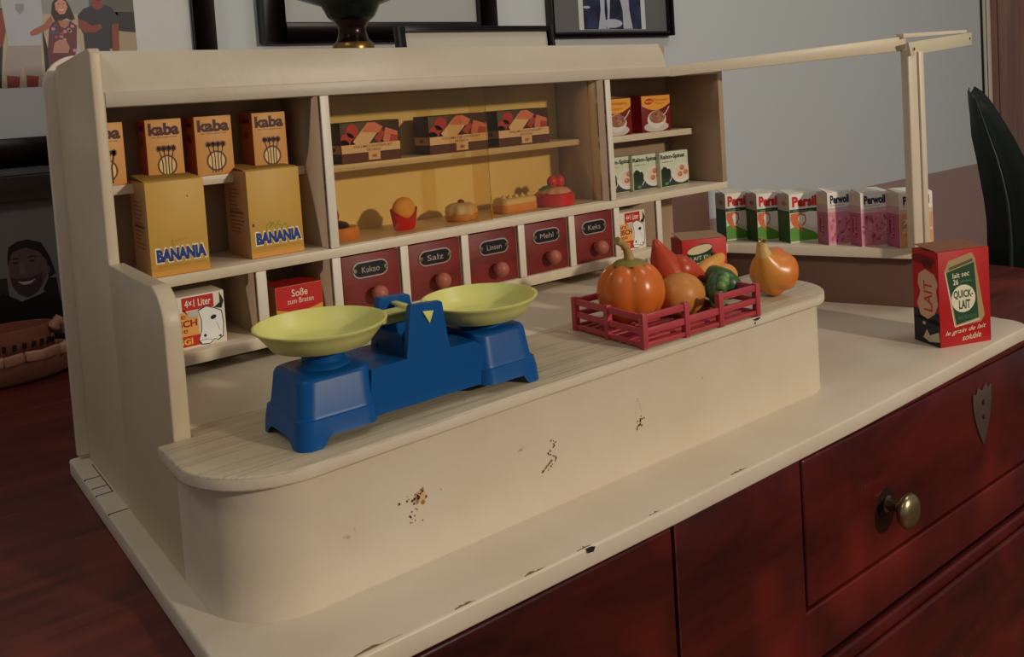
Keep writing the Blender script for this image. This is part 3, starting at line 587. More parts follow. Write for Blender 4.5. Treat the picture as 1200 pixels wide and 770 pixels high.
Lf = a.L; Lf.rect(0, 0, 1, .28, M_('#20202a'), 1); Lf.poly([(0, .26), (1, .22), (1, .36), (0, .36)], M_('#20202a'), 1)
Lf.poly([(.25, .74), (.5, .80), (.85, .76), (.97, .66), (.9, .6), (.95, .45), (.82, .34), (.55, .27), (.28, .3), (.15, .42), (.3, .55), (.2, .64)], M_('#d8a98c'), 2)
a.LT.text('LAIT', .42, .36, .74, .68, M_('#c03a30'), 3, vert=True, bold=.01); Lf.ell(.4, .9, .5, .05, M_('#7a1014'), 2); Lf.ell(.6, .86, .2, .05, M_('#5a0c10'), 3)
Lf.poly([(.35, .06), (.5, .16), (.6, .1), (.95, .16), (.98, .06), (.6, .03)], M_('#cdb9a0'), 2); Lf.ell(.4, .22, .06, .02, M_('#d8a98c'), 2, n=10); a.done()
# red box behind the vegetables
t = carton('milk_powder_box', 'small red box with a drawn tin on it, behind the vegetables', 'carton', (40.3, -11.1), -26, 3.85, 2.4, 4.5, 7.72, '#c41f20', flap=True, top='#9a7a5c')
a = Art(t, 3.85, 2.4, 4.5); F = a.F
F.poly([(.12, .38), (.10, .72), (.16, .84), (.45, .93), (.66, .90), (.68, .80), (.66, .5), (.4, .36)], M_('#14532f'), 1); F.ell(.39, .82, .28, .075, M_('#e3d3a8'), 2, rot=.18, n=28); F.line([(.11, .72), (.3, .70), (.5, .73), (.67, .80)], .09, M_('#10241a'), 3)
F.line([(.12, .60), (.3, .57), (.5, .6), (.67, .68)], .05, M_('#c9d2b0'), 3)
a.FT.text('LAIT EN', .18, .625, .62, .69, cr, 4, rise=.03); a.FT.text('POUDRE', .16, .50, .62, .56, cr, 4, rise=.04); a.FT.text('instantané', .16, .42, .62, .46, M_('#9ac0a0'), 4, rise=.04)
a.L.rect(0.02, 0, .98, 1, M_('#8c1216'), 1); a.done()

# ------------------------------------------------------------------ pretend pastries in the showcase
ZP = 14.46
t = thing('toy_pastry', 'caramel pastry with chocolate glaze and strawberry behind the left upright', 'toy food', (17.5, 3.5, ZP))
def tp_(b, name, t, **k): return b.build(name, t, smooth=50, **k)
b = MB(); b.lathe([(1.3, 0), (1.42, .15), (1.42, .75), (1.3, .95)], (17.7, 3.6, ZP), mat('#e0903c', .5), 28); tp_(b, 'cake_base', t)
b = MB(); b.lathe([(1.0, .9), (1.1, 1.05), (.9, 1.3), (.5, 1.45)], (17.3, 3.6, ZP), mat('#3c140c', .3), 24); tp_(b, 'chocolate_glaze', t)
b = MB(); b.ell((17.0, 3.6, ZP + 1.9), (.62, .6, .65), mat('#d02a2a', .35, .1, 200)); tp_(b, 'strawberry', t)
t = thing('toy_french_fries', 'red cup of pretend fries with rounded yellow top in the showcase', 'toy food', (23.0, 3.3, ZP))
b = MB(); c = (23.2, 3.2)
def cup(z, rx, ry, n=32, dip=0): return [(c[0] + rx * math.cos(2 * PI * i / n), c[1] + ry * math.sin(2 * PI * i / n), ZP + z - dip * max(0, math.sin(-2 * PI * i / n)) ** 2.5) for i in range(n)]
b.rings([cup(0, .82, .55), cup(.2, .95, .62), cup(1.0, 1.1, .7, dip=.2), cup(1.75, 1.22, .75, dip=.75), cup(1.7, 1.12, .66, dip=.75), cup(.9, 1.0, .6)], mat('#cf201e', .4)); tp_(b, 'cup', t)
b = MB(); b.ell((c[0], c[1], ZP + 1.6), (1.05, .62, 1.05), mat('#ecae50', .55, .15, 90, bump=.5), 24, 14); tp_(b, 'fries', t)
t = thing('toy_cake', 'cream cake on caramel base with small brown nut on top', 'toy food', (28.7, 3.3, ZP))
b = MB(); b.lathe([(1.25, 0), (1.4, .12), (1.42, .5), (1.3, .6)], (28.9, 3.3, ZP), mat('#e0a050', .5), 28); tp_(b, 'cake_base', t)
b = MB(); b.rings([[(28.9 + r * (1 + .05 * math.cos(8 * 2 * PI * i / 48)) * math.cos(2 * PI * i / 48), 3.3 + r * (1 + .05 * math.cos(8 * 2 * PI * i / 48)) * math.sin(2 * PI * i / 48), ZP + z + (.1 * math.sin(5 * 2 * PI * i / 48) if z < .7 else 0)) for i in range(48)] for r, z in [(1.32, .5), (1.4, .75), (1.3, 1.15), (.95, 1.4), (.3, 1.5)]], mat('#e4d6b4', .5, .05)); tp_(b, 'cream', t)
b = MB(); b.ell((28.9, 3.3, ZP + 1.55), (.3, .3, .22), mat('#8a4a24', .5)); tp_(b, 'nut', t)
t = thing('toy_cake', 'long cream cake with a row of small peaks in the showcase', 'toy food', (34.6, 3.2, ZP))
def rr_ring(cx, cy, hx, hy, r, z, n=5):
    out = []
    for (sx, sy, a) in ((1, 1, 0), (-1, 1, 90), (-1, -1, 180), (1, -1, 270)):
        for i in range(n + 1): an = math.radians(a + 90 * i / n); out.append((cx + sx * (hx - r) + r * math.cos(an), cy + sy * (hy - r) + r * math.sin(an), z))
    return out
b = MB(); b.rings([rr_ring(34.6, 3.2, 1.85, .95, .5, ZP + z) for z in (0,)] + [rr_ring(34.6, 3.2, 1.95, 1.05, .55, ZP + .1), rr_ring(34.6, 3.2, 1.95, 1.05, .55, ZP + .7), rr_ring(34.6, 3.2, 1.85, 1.0, .5, ZP + .78)], mat('#e29a48', .5)); tp_(b, 'cake_base', t)
b = MB(); b.rings([rr_ring(34.6, 3.2, 1.9, 1.0, .5, ZP + .75), rr_ring(34.6, 3.2, 1.92, 1.02, .5, ZP + 1.1), rr_ring(34.6, 3.2, 1.75, .85, .45, ZP + 1.3)], mat('#e8d2a0', .5))
for k in range(5): b.lathe([(.26, 1.25), (.22, 1.4), (.05, 1.6)], (33.2 + .7 * k, 3.0, ZP), mat('#e8d2a0', .5), 12)
tp_(b, 'cream', t)
t = thing('toy_cake', 'round red cake topped with two strawberries in the showcase', 'toy food', (39.2, 3.2, ZP))
b = MB(); b.lathe([(1.75, 0), (1.9, .12), (1.9, 1.0), (1.7, 1.15)], (39.1, 3.1, ZP), mat('#d42c38', .4), 36); tp_(b, 'cake_base', t)
b = MB(); b.rings([[(39.1 + r * (1 + .04 * math.cos(10 * 2 * PI * i / 60)) * math.cos(2 * PI * i / 60), 3.1 + r * (1 + .04 * math.cos(10 * 2 * PI * i / 60)) * math.sin(2 * PI * i / 60), ZP + z) for i in range(60)] for r, z in [(1.5, 1.1), (1.55, 1.25), (1.2, 1.55), (.5, 1.65)]], mat('#eec0a8', .5)); tp_(b, 'cream', t)
for dx, dy in ((-.38, .0), (.42, -.1)): b = MB(); b.ell((39.25 + dx, 3.0 + dy, ZP + 2.15), (.5, .48, .58), mat('#d8302a', .35, .1, 200)); tp_(b, 'strawberry', t)
b = MB(); b.ell((38.2, 3.0, ZP + 1.75), (.6, .35, .14), mat('#4c7a3c', .5), 14, 8); b.ell((37.75, 3.1, ZP + 1.6), (.4, .3, .12), mat('#4c7a3c', .5), 14, 8); tp_(b, 'leaf', t)

# ------------------------------------------------------------------ scales
ZC = 7.7
sct = thing('toy_scales', 'blue plastic toy kitchen scales with two yellow pans on the counter', 'scales', (11.8, -15.5, ZC))
b = MB()
def pod(x0, x1, outer):
    y0, y1 = -18.15, -12.85; cx, cy, hx, hy = (x0 + x1) / 2, (y0 + y1) / 2, (x1 - x0) / 2, (y1 - y0) / 2
    R = lambda g, z, r=.75: rr_ring(cx - outer * g / 2, cy, hx - g / 2, hy - g * 1.0, r, ZC + z, 6)
    rs = []
    base = R(0, 0); n = len(base)
    def arch(ring, amt, z):                    # skirt raised between the feet
        out = []
        for (x, y, zz) in ring:
            u, v = (x - cx) / hx, (y - cy) / hy
            k = max(0, 1 - (abs(v) / .6) ** 6) if u * outer > .8 else min(1, max(0, (.45 - u * outer) / .15))
            out.append((x, y, ZC + max(z, .55 * k)))
        return out
    # finer ring so that the arches read
    def fine(ring, m=5):
        out = []
        for i in range(len(ring)):
            p, q = Vector(ring[i]), Vector(ring[(i + 1) % len(ring)]); L_ = (q - p).length; mm = m * 3 if L_ > 1 else 1
            for k in range(mm): out.append(tuple(p.lerp(q, k / mm)))
        return out
    f0 = fine(R(0, 0)); rs = [arch(f0, .62, 0)]
    for g, z in ((.05, .75), (.16, 1.42), (.26, 1.46), (.32, 1.6), (.52, 3.2), (.60, 3.36), (.78, 3.45)): 
        f = fine(R(g, z, .75))
        if len(f) != len(f0):
            f = [((p[0] - cx) * (hx - g / 2) / hx + cx - outer * g / 2, (p[1] - cy) * (hy - g * 1.15) / hy + cy, ZC + z) for p in f0]
        rs.append(f)
    b.rings(rs, BLUE, cap0=False)
pod(4.15, 8.75, -1); pod(15.5, 19.75, 1)
# middle bar
mid = [(8.3, .58), (9.2, .62), (15.2, .62), (15.9, .58), (15.9, 2.75), (15.3, 3.2), (9.1, 3.2), (8.6, 3.1)]
b.prism([(p[0], ZC + p[1]) for p in mid], -17.62, -13.4, BLUE, 'y')
for (y0, y1, zt) in ((-17.56, -17.15, 13.75), (-14.05, -13.45, 13.62)):
    b.prism([(10.7, ZC + 2.5), (10.95, ZC + 4.0), (11.25, zt - .1), (11.35, zt), (13.2, zt - .12), (13.3, zt - .22), (13.5, ZC + 4.0), (13.75, ZC + 2.5)], y0, y1, BLUE, 'y')
b.prism([(10.9, ZC + 3.2), (10.9, ZC + 4.3), (11.1, ZC + 4.3), (11.1, ZC + 3.2)], -17, -13.8, BLUE, 'y'); b.prism([(13.4, ZC + 3.2), (13.4, ZC + 4.3), (13.6, ZC + 4.3), (13.6, ZC + 3.2)], -17, -13.8, BLUE, 'y')
b.build('body', sct, smooth=40)
for (x, z, s_) in ((6.95, 13.22, 1), (17.35, 12.6, -1)):
    b = MB(); b.lathe([(1.5, ZC + 3.4), (1.45, ZC + 3.55), (1.15, ZC + 3.7), (1.1, z - 1.0)], (x, -15.35, 0), BLUE, 28); b.build('pan_support', sct, smooth=50)
    b = MB(); b.lathe([(.05, -1.05), (2.3, -1.05), (2.75, -.95), (3.25, -.35), (3.55, .0), (3.68, .08), (3.7, .18), (3.58, .2), (3.42, .06), (3.1, -.38), (2.65, -.84), (2.3, -.9), (.05, -.92)], (0, 0, 0), PAN, 64)
    b.T = Matrix.Identity(4); tl = Matrix.Translation((x, -15.35, z)) @ Matrix.Rotation(math.radians(0.5 * s_), 4, 'Y')
    b.v = [tl @ Vector((p.x * .965, p.y * .965, p.z)) for p in b.v]; b.build('pan', sct, smooth=50)
b = MB(); b.box(10.35, 13.95, -15.9, -14.8, 12.98, 13.12, PAN); b.box(10.2, 14.1, -15.45, -15.25, 12.4, 13.0, PAN); b.box(10.25, 10.7, -15.9, -14.8, 12.6, 13.0, PAN); b.box(13.6, 14.05, -15.9, -14.8, 12.2, 13.0, PAN); b.box(12.0, 12.4, -17.2, -13.8, 13.12, 13.3, PAN)
b.build('beam', sct, bevel=.04, label='yellow plastic beam')
b = MB(); b.prism([(11.95, 13.3), (12.65, 13.22), (12.35, 12.55)], -17.68, -17.56, PAN, 'y'); b.build('pointer', sct, bevel=.03, label='yellow arrow pointer')

# ------------------------------------------------------------------ crate and vegetables
cr_ = thing('slatted_crate', 'small red plastic slatted crate holding vegetables on the counter', 'crate', (33.3, -15.2, ZC))
T = Matrix.Translation((27.9, -18.62, ZC)) @ Matrix.Rotation(math.radians(-2.3), 4, 'Z')
b = MB(); b.T = T; W_, D_, H_ = 11.2, 7.0, 2.4
for k in range(9): b.box(.1, W_ - .1, .2 + k * .76, .2 + k * .76 + .5, .12, .3, CRATE)
b.build('base_slats', cr_, bevel=.03)
def rail(x0, y0, x1, y1, z0, z1, b):
    d = Vector((x1 - x0, y1 - y0)).normalized(); n = Vector((-d.y, d.x)) * .13
    b.add([(x0 - n.x, y0 - n.y, z0), (x1 - n.x, y1 - n.y, z0), (x1 + n.x, y1 + n.y, z0), (x0 + n.x, y0 + n.y, z0), (x0 - n.x, y0 - n.y, z1), (x1 - n.x, y1 - n.y, z1), (x1 + n.x, y1 + n.y, z1), (x0 + n.x, y0 + n.y, z1)],
          [(0, 3, 2, 1), (4, 5, 6, 7), (0, 1, 5, 4), (1, 2, 6, 5), (2, 3, 7, 6), (3, 0, 4, 7)], CRATE)
def cside(segs, name='side'):
    b = MB(); b.T = T
    for (x0, y0, x1, y1, low) in segs:
        for (z0, z1) in ((.1, .42), (.95, 1.35), (1.85, 2.3)) if not low else ((.1, .42), (.95, 1.4)): rail(x0, y0, x1, y1, z0, z1, b)
    b.build(name, cr_, bevel=.04)
cside([(0, 0, 3.9, 0, 0), (3.9, 0, 7.3, 0, 1), (7.3, 0, W_, 0, 0)], 'side')
cside([(0, D_, 3.9, D_, 0), (3.9, D_, 7.3, D_, 1), (7.3, D_, W_, D_, 0)], 'side')
cside([(0, 0, 0, D_, 0)], 'end'); cside([(W_, 0, W_, D_, 0)], 'end')
for (x, y) in ((0, 0), (3.9, 0), (7.3, 0), (W_, 0), (0, D_), (3.9, D_), (7.3, D_), (W_, D_), (0, D_ / 2), (W_, D_ / 2)):
    b = MB(); b.T = T; s_ = .22; b.box(x - s_, x + s_, y - s_, y + s_, 0, H_, CRATE); b.build('post', cr_, bevel=.05)
def veg(name, label, cat, loc): return thing(name, label, cat, loc, 0, None)
ORG = mat('#d36c24', .28, .18, 60, spec=.55)
p = veg('toy_pumpkin', 'glossy orange ribbed toy pumpkin with curved stalk in the crate', 'toy vegetable', (30.9, -14.6, 8.0))
b = MB(); b.ell((30.9, -14.6, 10.45), (2.42, 2.42, 2.45), ORG, 72, 24, fn=lambda t, u: (0.90 + .10 * abs(math.sin(3.0 * u + .6)) ** .6) * (1 - .12 * max(0, math.sin(t)) ** 6 - .10 * max(0, -math.sin(t)) ** 6)); b.build('body', p, smooth=80)
b = MB(); b.lathe([(1.25, 12.38), (.95, 12.62), (.45, 12.75)], (30.9, -14.6, 0), mat('#8a7a34', .4, .2, 150), 20)
b.tube([(30.9, -14.6, 12.6), (30.85, -14.6, 13.1), (30.65, -14.6, 13.6), (30.25, -14.6, 14.0), (29.85, -14.55, 14.2)], [.42, .32, .28, .27, .3], mat('#a88a52', .45, .2, 150), 12); b.build('stalk', p, smooth=60)
p = veg('toy_gourd', 'round orange toy gourd in the crate right of the pumpkin', 'toy vegetable', (34.9, -15.6, 8.0))
b = MB(); b.ell((34.95, -15.6, 9.55), (1.85, 1.7, 1.6), mat('#c9873f', .42, .22, 50), 40, 18, fn=lambda t, u: 1 - .10 * math.exp(-((u - 4.9) / .22) ** 2) * max(0, math.cos(t)) ** .5); b.build('body', p, smooth=80)
b = MB(); b.ell((33.3, -14.2, 9.3), (1.5, 1.2, 1.35), mat('#c85a28', .4, .2, 50), 30, 14); b.build('body', veg('toy_tomato', 'small dark orange toy tomato between pumpkin and gourd', 'toy vegetable', (33.3, -14.2, 8.0)), smooth=80)
CAR = mat('#b94327', .32, .1, 50)
def cone_veg(name, label, base, tip, r, mt, stalk=None):
    p = veg(name, label, 'toy vegetable', base)
    bs, tp2 = Vector(base), Vector(tip); pts = [bs.lerp(tp2, k / 8) for k in range(9)]
    rad = [r * .55, r * .95, r, r * .93, r * .8, r * .64, r * .46, r * .28, r * .1]
    b = MB(); b.tube([tuple(q) for q in pts], rad, mt, 20)
    for i, q in enumerate(b.v): q.x += .03 * math.sin(q.z * 9); 
    b.build('body', p, smooth=70); return p
cone_veg('toy_carrot', 'red-orange toy carrot standing point up beside the small red box', (36.9, -13.5, 8.6), (35.35, -12.9, 13.3), 1.75, CAR)
cone_veg('toy_carrot', 'red-orange toy carrot sloping down in front of the small red box', (36.1, -13.6, 11.3), (39.9, -14.6, 9.2), 1.15, CAR)
GRN = mat('#3b5c34', .35, .2, 60)
p = veg('toy_pea_pod', 'green toy pea pod showing two round peas in the crate', 'toy vegetable', (38.0, -16.8, 8.5))
b = MB(); b.tube([(36.9, -17.3, 8.75), (37.1, -17.1, 9.3), (37.5, -16.8, 9.8), (38.2, -16.5, 10.05), (39.2, -16.2, 9.9), (40, -16, 9.6)], [.25, .62, .8, .85, .7, .2], GRN, 16); b.build('pod', p, smooth=70)
for (x, y, z, r) in ((37.15, -17.55, 10.05, .36), (37.6, -17.4, 10.3, .42), (37.9, -17.35, 10.6, .32)): b = MB(); b.ell((x, y, z), (r, r, r), mat('#6c9450', .4), 18, 10); b.build('pea', p, smooth=80)
p = veg('toy_cucumber', 'dark green toy cucumber lying at the right end of the crate', 'toy vegetable', (39.4, -15.6, 8.0))
b = MB(); b.tube([(36.9, -17.35, 8.45), (37.3, -17.0, 8.8), (38.0, -16.6, 9.0), (38.6, -16.3, 9.1)], [.35, .62, .66, .3], mat('#5d8a50', .35, .1), 16); b.tube([(38.0, -15.0, 8.9), (38.2, -15.1, 9.2), (38.35, -15.2, 9.3)], .6, GRN, 14)
b.build('stub', p, smooth=70)
b = MB(); b.tube([(38.6, -17.2, 9.5), (38.8, -17.0, 9.55), (39.3, -16.0, 9.7), (39.6, -14.8, 9.75), (39.6, -13.6, 9.6), (39.5, -13.1, 9.5)], [.35, .95, 1.1, 1.1, .9, .3], GRN, 20); b.build('body', p, smooth=70)
ONI = mat('#dd9a4a', .4, .18, 50)
p = veg('toy_onion', 'pale orange toy onion with pinched neck in front of the small red box', 'toy vegetable', (40.3, -14.2, 9.8))
b = MB(); b.tube([(37.9, -14.2, 10.1), (38.6, -14.2, 10.2), (39.5, -14.15, 10.35), (40.3, -14.1, 10.5), (40.9, -14.1, 10.8), (41.3, -14.1, 11.05), (41.55, -14.1, 11.1)], [.2, .55, .78, .8, .62, .45, .35], ONI, 20); b.build('body', p, smooth=70)
b = MB(); b.ell((41.2, -14.4, 9.7), (1.3, 1.0, .95), ONI, 24, 12); b.build('body', veg('toy_potato', 'tan toy vegetable lying behind the cucumber at the crate end', 'toy vegetable', (41.2, -14.4, 8.8)), smooth=70)
b = MB(); b.ell((34.9, -12.6, 10.2), (1.15, 1.0, 1.2), mat('#8a6a80', .4, .3, 80), 20, 12); b.tube([(34.9, -12.6, 11.2), (34.8, -12.6, 11.9)], [.3, .12], mat('#c8b0a8', .4), 10)
b.build('body', veg('toy_garlic', 'mauve and white toy garlic bulb behind the carrots', 'toy vegetable', (34.9, -12.6, 8.0)), smooth=70)
p = veg('toy_bell_pepper', 'large yellow-orange toy bell pepper on the counter outside the crate', 'toy vegetable', (44.2, -16.6, ZC))
b = MB()
PEP, N, L, B = nmat('yellow_to_orange_pepper'); tc = N.new('ShaderNodeTexCoord'); sx = N.new('ShaderNodeSeparateXYZ'); L.new(tc.outputs['Object'], sx.inputs[0])
nz = N.new('ShaderNodeTexNoise'); nz.inputs['Scale'].default_value = 40; L.new(tc.outputs['Object'], nz.inputs['Vector']); ad = N.new('ShaderNodeMath'); ad.operation = 'MULTIPLY_ADD'; ad.inputs[1].default_value = .012; L.new(nz.outputs['Fac'], ad.inputs[0]); L.new(sx.outputs['X'], ad.inputs[2])
mr = N.new('ShaderNodeMapRange'); mr.inputs[1].default_value = .432; mr.inputs[2].default_value = .468; L.new(ad.outputs[0], mr.inputs[0])
mx = N.new('ShaderNodeMix'); mx.data_type = 'RGBA'; mx.inputs[6].default_value = lin('#dd9c44'); mx.inputs[7].default_value = lin('#dc6c26'); L.new(mr.outputs[0], mx.inputs[0]); L.new(mx.outputs[2], B.inputs['Base Color']); B.inputs['Roughness'].default_value = .3
ctr = Vector((44.5, -16.4, 9.7))
pp_ = [(43.35, -16.6, 11.3), (43.45, -16.6, 11.0), (43.6, -16.55, 10.6), (43.85, -16.5, 10.2), (44.3, -16.45, 9.8), (44.8, -16.4, 9.5), (45.3, -16.35, 9.25), (45.8, -16.3, 9.1), (46.15, -16.3, 9.0), (46.3, -16.3, 8.98)]
b.tube(pp_, [.5, .62, .85, 1.25, 1.72, 1.95, 1.92, 1.6, .95, .2], PEP, 44)
ax = Vector((45.2, -16.35, 9.3)); dr = (Vector(pp_[-1]) - Vector(pp_[3])).normalized(); up_ = Vector((0, -.55, .83)); up_ = (up_ - dr * up_.dot(dr)).normalized(); sd = dr.cross(up_)
for q in b.v:                                # three lobes
    r_ = q - ax; t_ = r_.dot(dr); pr = r_ - dr * t_; an = math.atan2(pr.dot(sd), pr.dot(up_)); k_ = min(1, max(0, (t_ + 1.4) / 1.6))
    g_ = 1 - .15 * k_ * max(0, math.cos(3 * an + .6)) ** 3
    q.xyz = ax + dr * t_ + pr * g_
b.T = Matrix.Identity(4)
zmin = min(q.z for q in b.v); 
for q in b.v: q.z += ZC - zmin
b.build('body', p, smooth=80)
dz = ZC - zmin
b = MB(); b.tube([(43.45, -16.6, 11.0 + dz), (43.3, -16.62, 11.5 + dz), (43.35, -16.62, 11.9 + dz), (43.5, -16.6, 12.12 + dz), (43.56, -16.6, 12.2 + dz)], [.62, .46, .42, .36, .2], mat('#d8b468', .35, .1, 60), 18); b.build('stalk', p, smooth=70)

# ------------------------------------------------------------------ behind the shop
FR = mat('#1c1616', .4, .1); FRW = wood('dark_brown_frame_wood', '#1d1411', '#4a3a30', (6, 40, 40), .5, knots=False)
def frame(name, label, x0, x1, z0, z1, bw, y, fm, matc, depth=1.8, lean=0.0, cat='picture frame', glass=True, sides=None):
    t = thing(name, label, cat, ((x0 + x1) / 2, y, z0)); l, r, bo, to = sides or (bw, bw, bw, bw)
    Tm = Matrix.Translation((0, y, z0)) @ Matrix.Rotation(-lean, 4, 'X') @ Matrix.Translation((0, -y, -z0))
    b = MB(); b.T = Tm
    for (a, c_, d, e) in ((x0, x0 + l, z0, z1), (x1 - r, x1, z0, z1), (x0 + l, x1 - r, z0, z0 + bo), (x0 + l, x1 - r, z1 - to, z1)): b.box(a, c_, y - depth, y, d, e, fm)
    b.build('frame_moulding', t, bevel=.08)
    b = MB(); b.T = Tm; b.box(x0 + l, x1 - r, y - depth * .5, y - .1, z0 + bo, z1 - to, matc); b.build('mount', t)
    return t, Tm, y - depth * .5
MATW = mat('#d6d7d2', .6, .03); MATG = mat('#b4b6b2', .5, .04, 3)
# big framed group photograph
t, Tm, yy = frame('picture_frame', 'large black-framed photograph of a group of people on the wall', -46, 26.6, 20.2, 76, 3, WY, FR, MATW, sides=(2.8, 2.8, 3.3, 2.8))
b = MB(); b.keep = True
F = Face(b, (-38, yy - .02, 29.05), (1, 0, 0), (0, 0, 1), 55.2, 40)
def U(px, py):                                              # a photograph point from its place on the wall: x to the right, z up, in cm
    return ((px + 38) / 55.2, (py - 29.05) / 40)
def poly(pts, c, lay): F.poly([U(*q) for q in pts], mat(c, .5, .08, 40), lay)
F.rect(0, 0, 1, 1, mat('#b8a888', .5, .15, 10), 1)
poly([(-38, 37.5), (17.2, 37.5), (17.2, 69), (-38, 69)], '#8e938c', 2)
poly([(11.5, 33.5), (17.2, 33.2), (17.2, 38), (11.5, 38)], '#23211f', 3); poly([(12, 37.5), (17.2, 37.2), (17.2, 41), (12, 41)], '#5a5f50', 3)
skin, skd = '#9c5a48', '#8a3c2e'
poly([(-38, 29.1), (-1.5, 29.1), (-1.2, 42), (-38, 42)], '#6a5a50', 3)
poly([(2.11, 38.22), (3.1, 38.04), (3.32, 36.71), (2.85, 35.19), (2.17, 29.1), (0.2, 29.1), (0, 36)], '#2a2024', 4)
for dx in (-6, -12, -19): poly([(dx, 29.1), (dx + 4, 29.1), (dx + 4.4, 34), (dx + 4.6, 39), (dx + 3, 41), (dx + 1, 41), (dx - .4, 39), (dx - .4, 34)], ('#3a3035', '#7a6a5c', '#47505a')[dx % 3], 4); F.ell(*U(dx + 2, 42.6), 1.1 / 55.2, 1.5 / 40, mat(skin, .5), 5)
poly([(3.17, 33.94), (6.51, 33.89), (6.38, 30.28), (4.67, 30.54), (4.52, 31.8), (4.14, 30.36), (2.47, 30.62)], '#a29590', 5)
poly([(2.8, 30.61), (4.15, 30.55), (3.94, 29.1), (2.75, 29.1)], skd, 4); poly([(4.76, 30.63), (6.06, 30.58), (5.83, 29.1), (4.71, 29.1)], skd, 4)
poly([(3.3, 40.2), (6.2, 40.2), (6.95, 39.05), (6.96, 37.1), (6.51, 33.89), (3.24, 33.85), (3.1, 36.14), (2.9, 38.8)], '#b4b4b8', 6)
poly([(4.3, 38.6), (5.2, 38.6), (5.1, 37.9), (4.7, 37.4), (4.3, 37.9)], '#8e9094', 7); F.ell(*U(4.7, 41.8), .95 / 55.2, 1.3 / 40, mat(skin, .5), 7)
poly([(2.26, 38.04), (3.0, 37.85), (3.27, 36.14), (2.76, 34.05), (2.03, 33.3)], skd, 5)
poly([(6.7, 29.1), (7.6, 29.1), (7.9, 31.5), (7.2, 33.5), (6.8, 36)], '#241a1e', 6); poly([(9.9, 29.1), (10.6, 29.1), (10.6, 34), (10.2, 34)], '#b8b4b0', 6)
poly([(7.88, 37.5), (8.07, 38.67), (8.56, 39.5), (9.28, 39.6), (9.9, 38.4), (10.35, 36.91), (9.97, 36.71), (9.47, 37.0), (8.3, 36.4), (8.02, 37.1)], '#32181a', 8)
poly([(7.14, 32.99), (7.57, 35.93), (7.97, 36.52), (8.52, 36.71), (9.18, 35.92), (9.79, 36.71), (10.47, 36.11), (10.23, 33.33), (10.0, 32.73), (9.9, 29.1), (7.2, 29.1)], '#6a2c3a', 9)
poly([(8.52, 36.71), (9.79, 36.71), (9.55, 36.12), (9.17, 35.82), (8.73, 36.02)], '#b87a68', 10)
for k in range(16):
    rnd = random.Random(k); F.ell(*U(rnd.uniform(7.6, 10.1), rnd.uniform(33.2, 36.2)), .22 / 55.2, .2 / 40, mat(rnd.choice(['#c98a92', '#4a5a6c', '#a84a58', '#a89088']), .5), 11, n=8)
poly([(8.33, 38.68), (8.92, 39.27), (9.52, 38.89), (9.64, 38.2), (9.31, 37.5), (8.76, 37.4), (8.36, 37.99)], '#cf8f7c', 12); F.line([U(8.75, 38.0), U(9.0, 37.88), U(9.25, 38.02)], .07, mat('#f0e0d8', .5), 13)
for x in (8.75, 9.22): F.ell(*U(x, 38.6), .09 / 55.2, .06 / 40, mat('#2a1614', .5), 13, n=8)
poly([(7.95, 34.16), (8.52, 34.54), (9.22, 34.34), (9.52, 33.54), (9.29, 32.95), (7.67, 32.98)], '#b88470', 12)
poly([(5.51, 35.36), (5.97, 35.74), (7.07, 36.32), (7.86, 37.3), (7.99, 36.71), (7.37, 35.73), (6.36, 35.16), (5.65, 34.97)], '#a8604c', 13)
poly([(15.12, 37.73), (17.2, 37.75), (17.08, 35.47), (15.14, 35.69)], '#1f1e1d', 4); poly([(14.28, 39.15), (17.2, 39.19), (17.2, 37.75), (14.73, 37.73)], '#5a5c4c', 4); poly([(15.03, 35.48), (17.1, 35.26), (16.85, 29.1), (14.8, 29.1)], '#a89878', 4)
poly([(11.13, 33.2), (13.86, 33.15), (14.1, 29.1), (11.2, 29.1)], '#15151a', 6)
poly([(10.66, 37.31), (11.37, 38.11), (12.34, 38.52), (13.47, 38.63), (14.4, 38.34), (15.24, 36.92), (15.09, 36.3), (14.21, 36.1), (13.94, 35.09), (13.86, 33.05), (11.13, 33.11), (11.12, 35.11), (10.74, 36.11)], '#2c2c38', 7)
poly([(12.39, 39.4), (13.52, 39.4), (13.54, 38.33), (12.85, 37.92), (12.32, 38.32)], skd, 8); F.ell(*U(13.0, 40.3), .9 / 55.2, 1.2 / 40, mat(skin, .5), 8)
poly([(14.32, 36.2), (15.1, 36.4), (14.82, 31.5), (14.05, 31.5)], skd, 8); poly([(10.63, 35.91), (11.32, 35.31), (12.44, 35.3), (13.23, 35.8), (13.09, 36.31), (12.13, 36.11), (11.25, 36.71), (10.72, 36.91)], skd, 9)
b.v = [Tm @ q for q in b.v]; b.build('photograph', t, label='photograph of people standing around a seated girl')
# lower frame: dim portrait of a smiling man
t, Tm, yy = frame('picture_frame', 'dark brown wooden frame with a dim portrait of a smiling man', -14, 12.5, -1.15, 19.2, 2.8, WY - .4, FRW, mat('#6d6862', .5, .06, 5))
b = MB(); b.keep = True; F = Face(b, (-11, yy - .02, 2.0), (1, 0, 0), (0, 0, 1), 22, 14.4)
def G(x, z): return ((x + 11) / 22, (z - 2.0) / 14.4)
def gp(pts, c, lay): F.poly([G(*q) for q in pts], mat(c, .5, .08, 40), lay)
gp([(-10.5, 2), (0.8, 2), (.9, 6.05), (.83, 7.9), (-.17, 7.9), (-2, 7.2), (-6, 7.5), (-10.5, 6.8)], '#2a2220', 1)
gp([(-1.2, 2), (6.4, 2), (6.21, 3.5), (5.9, 5.4), (4.96, 5.9), (4.0, 5.5), (2.09, 5.0), (0.97, 5.8), (0.3, 6.3), (-.5, 5)], '#0b090a', 2)
gp([(5.0, 7.25), (5.79, 7.11), (5.97, 5.07), (5.1, 4.9), (4.3, 6)], '#171213', 3)
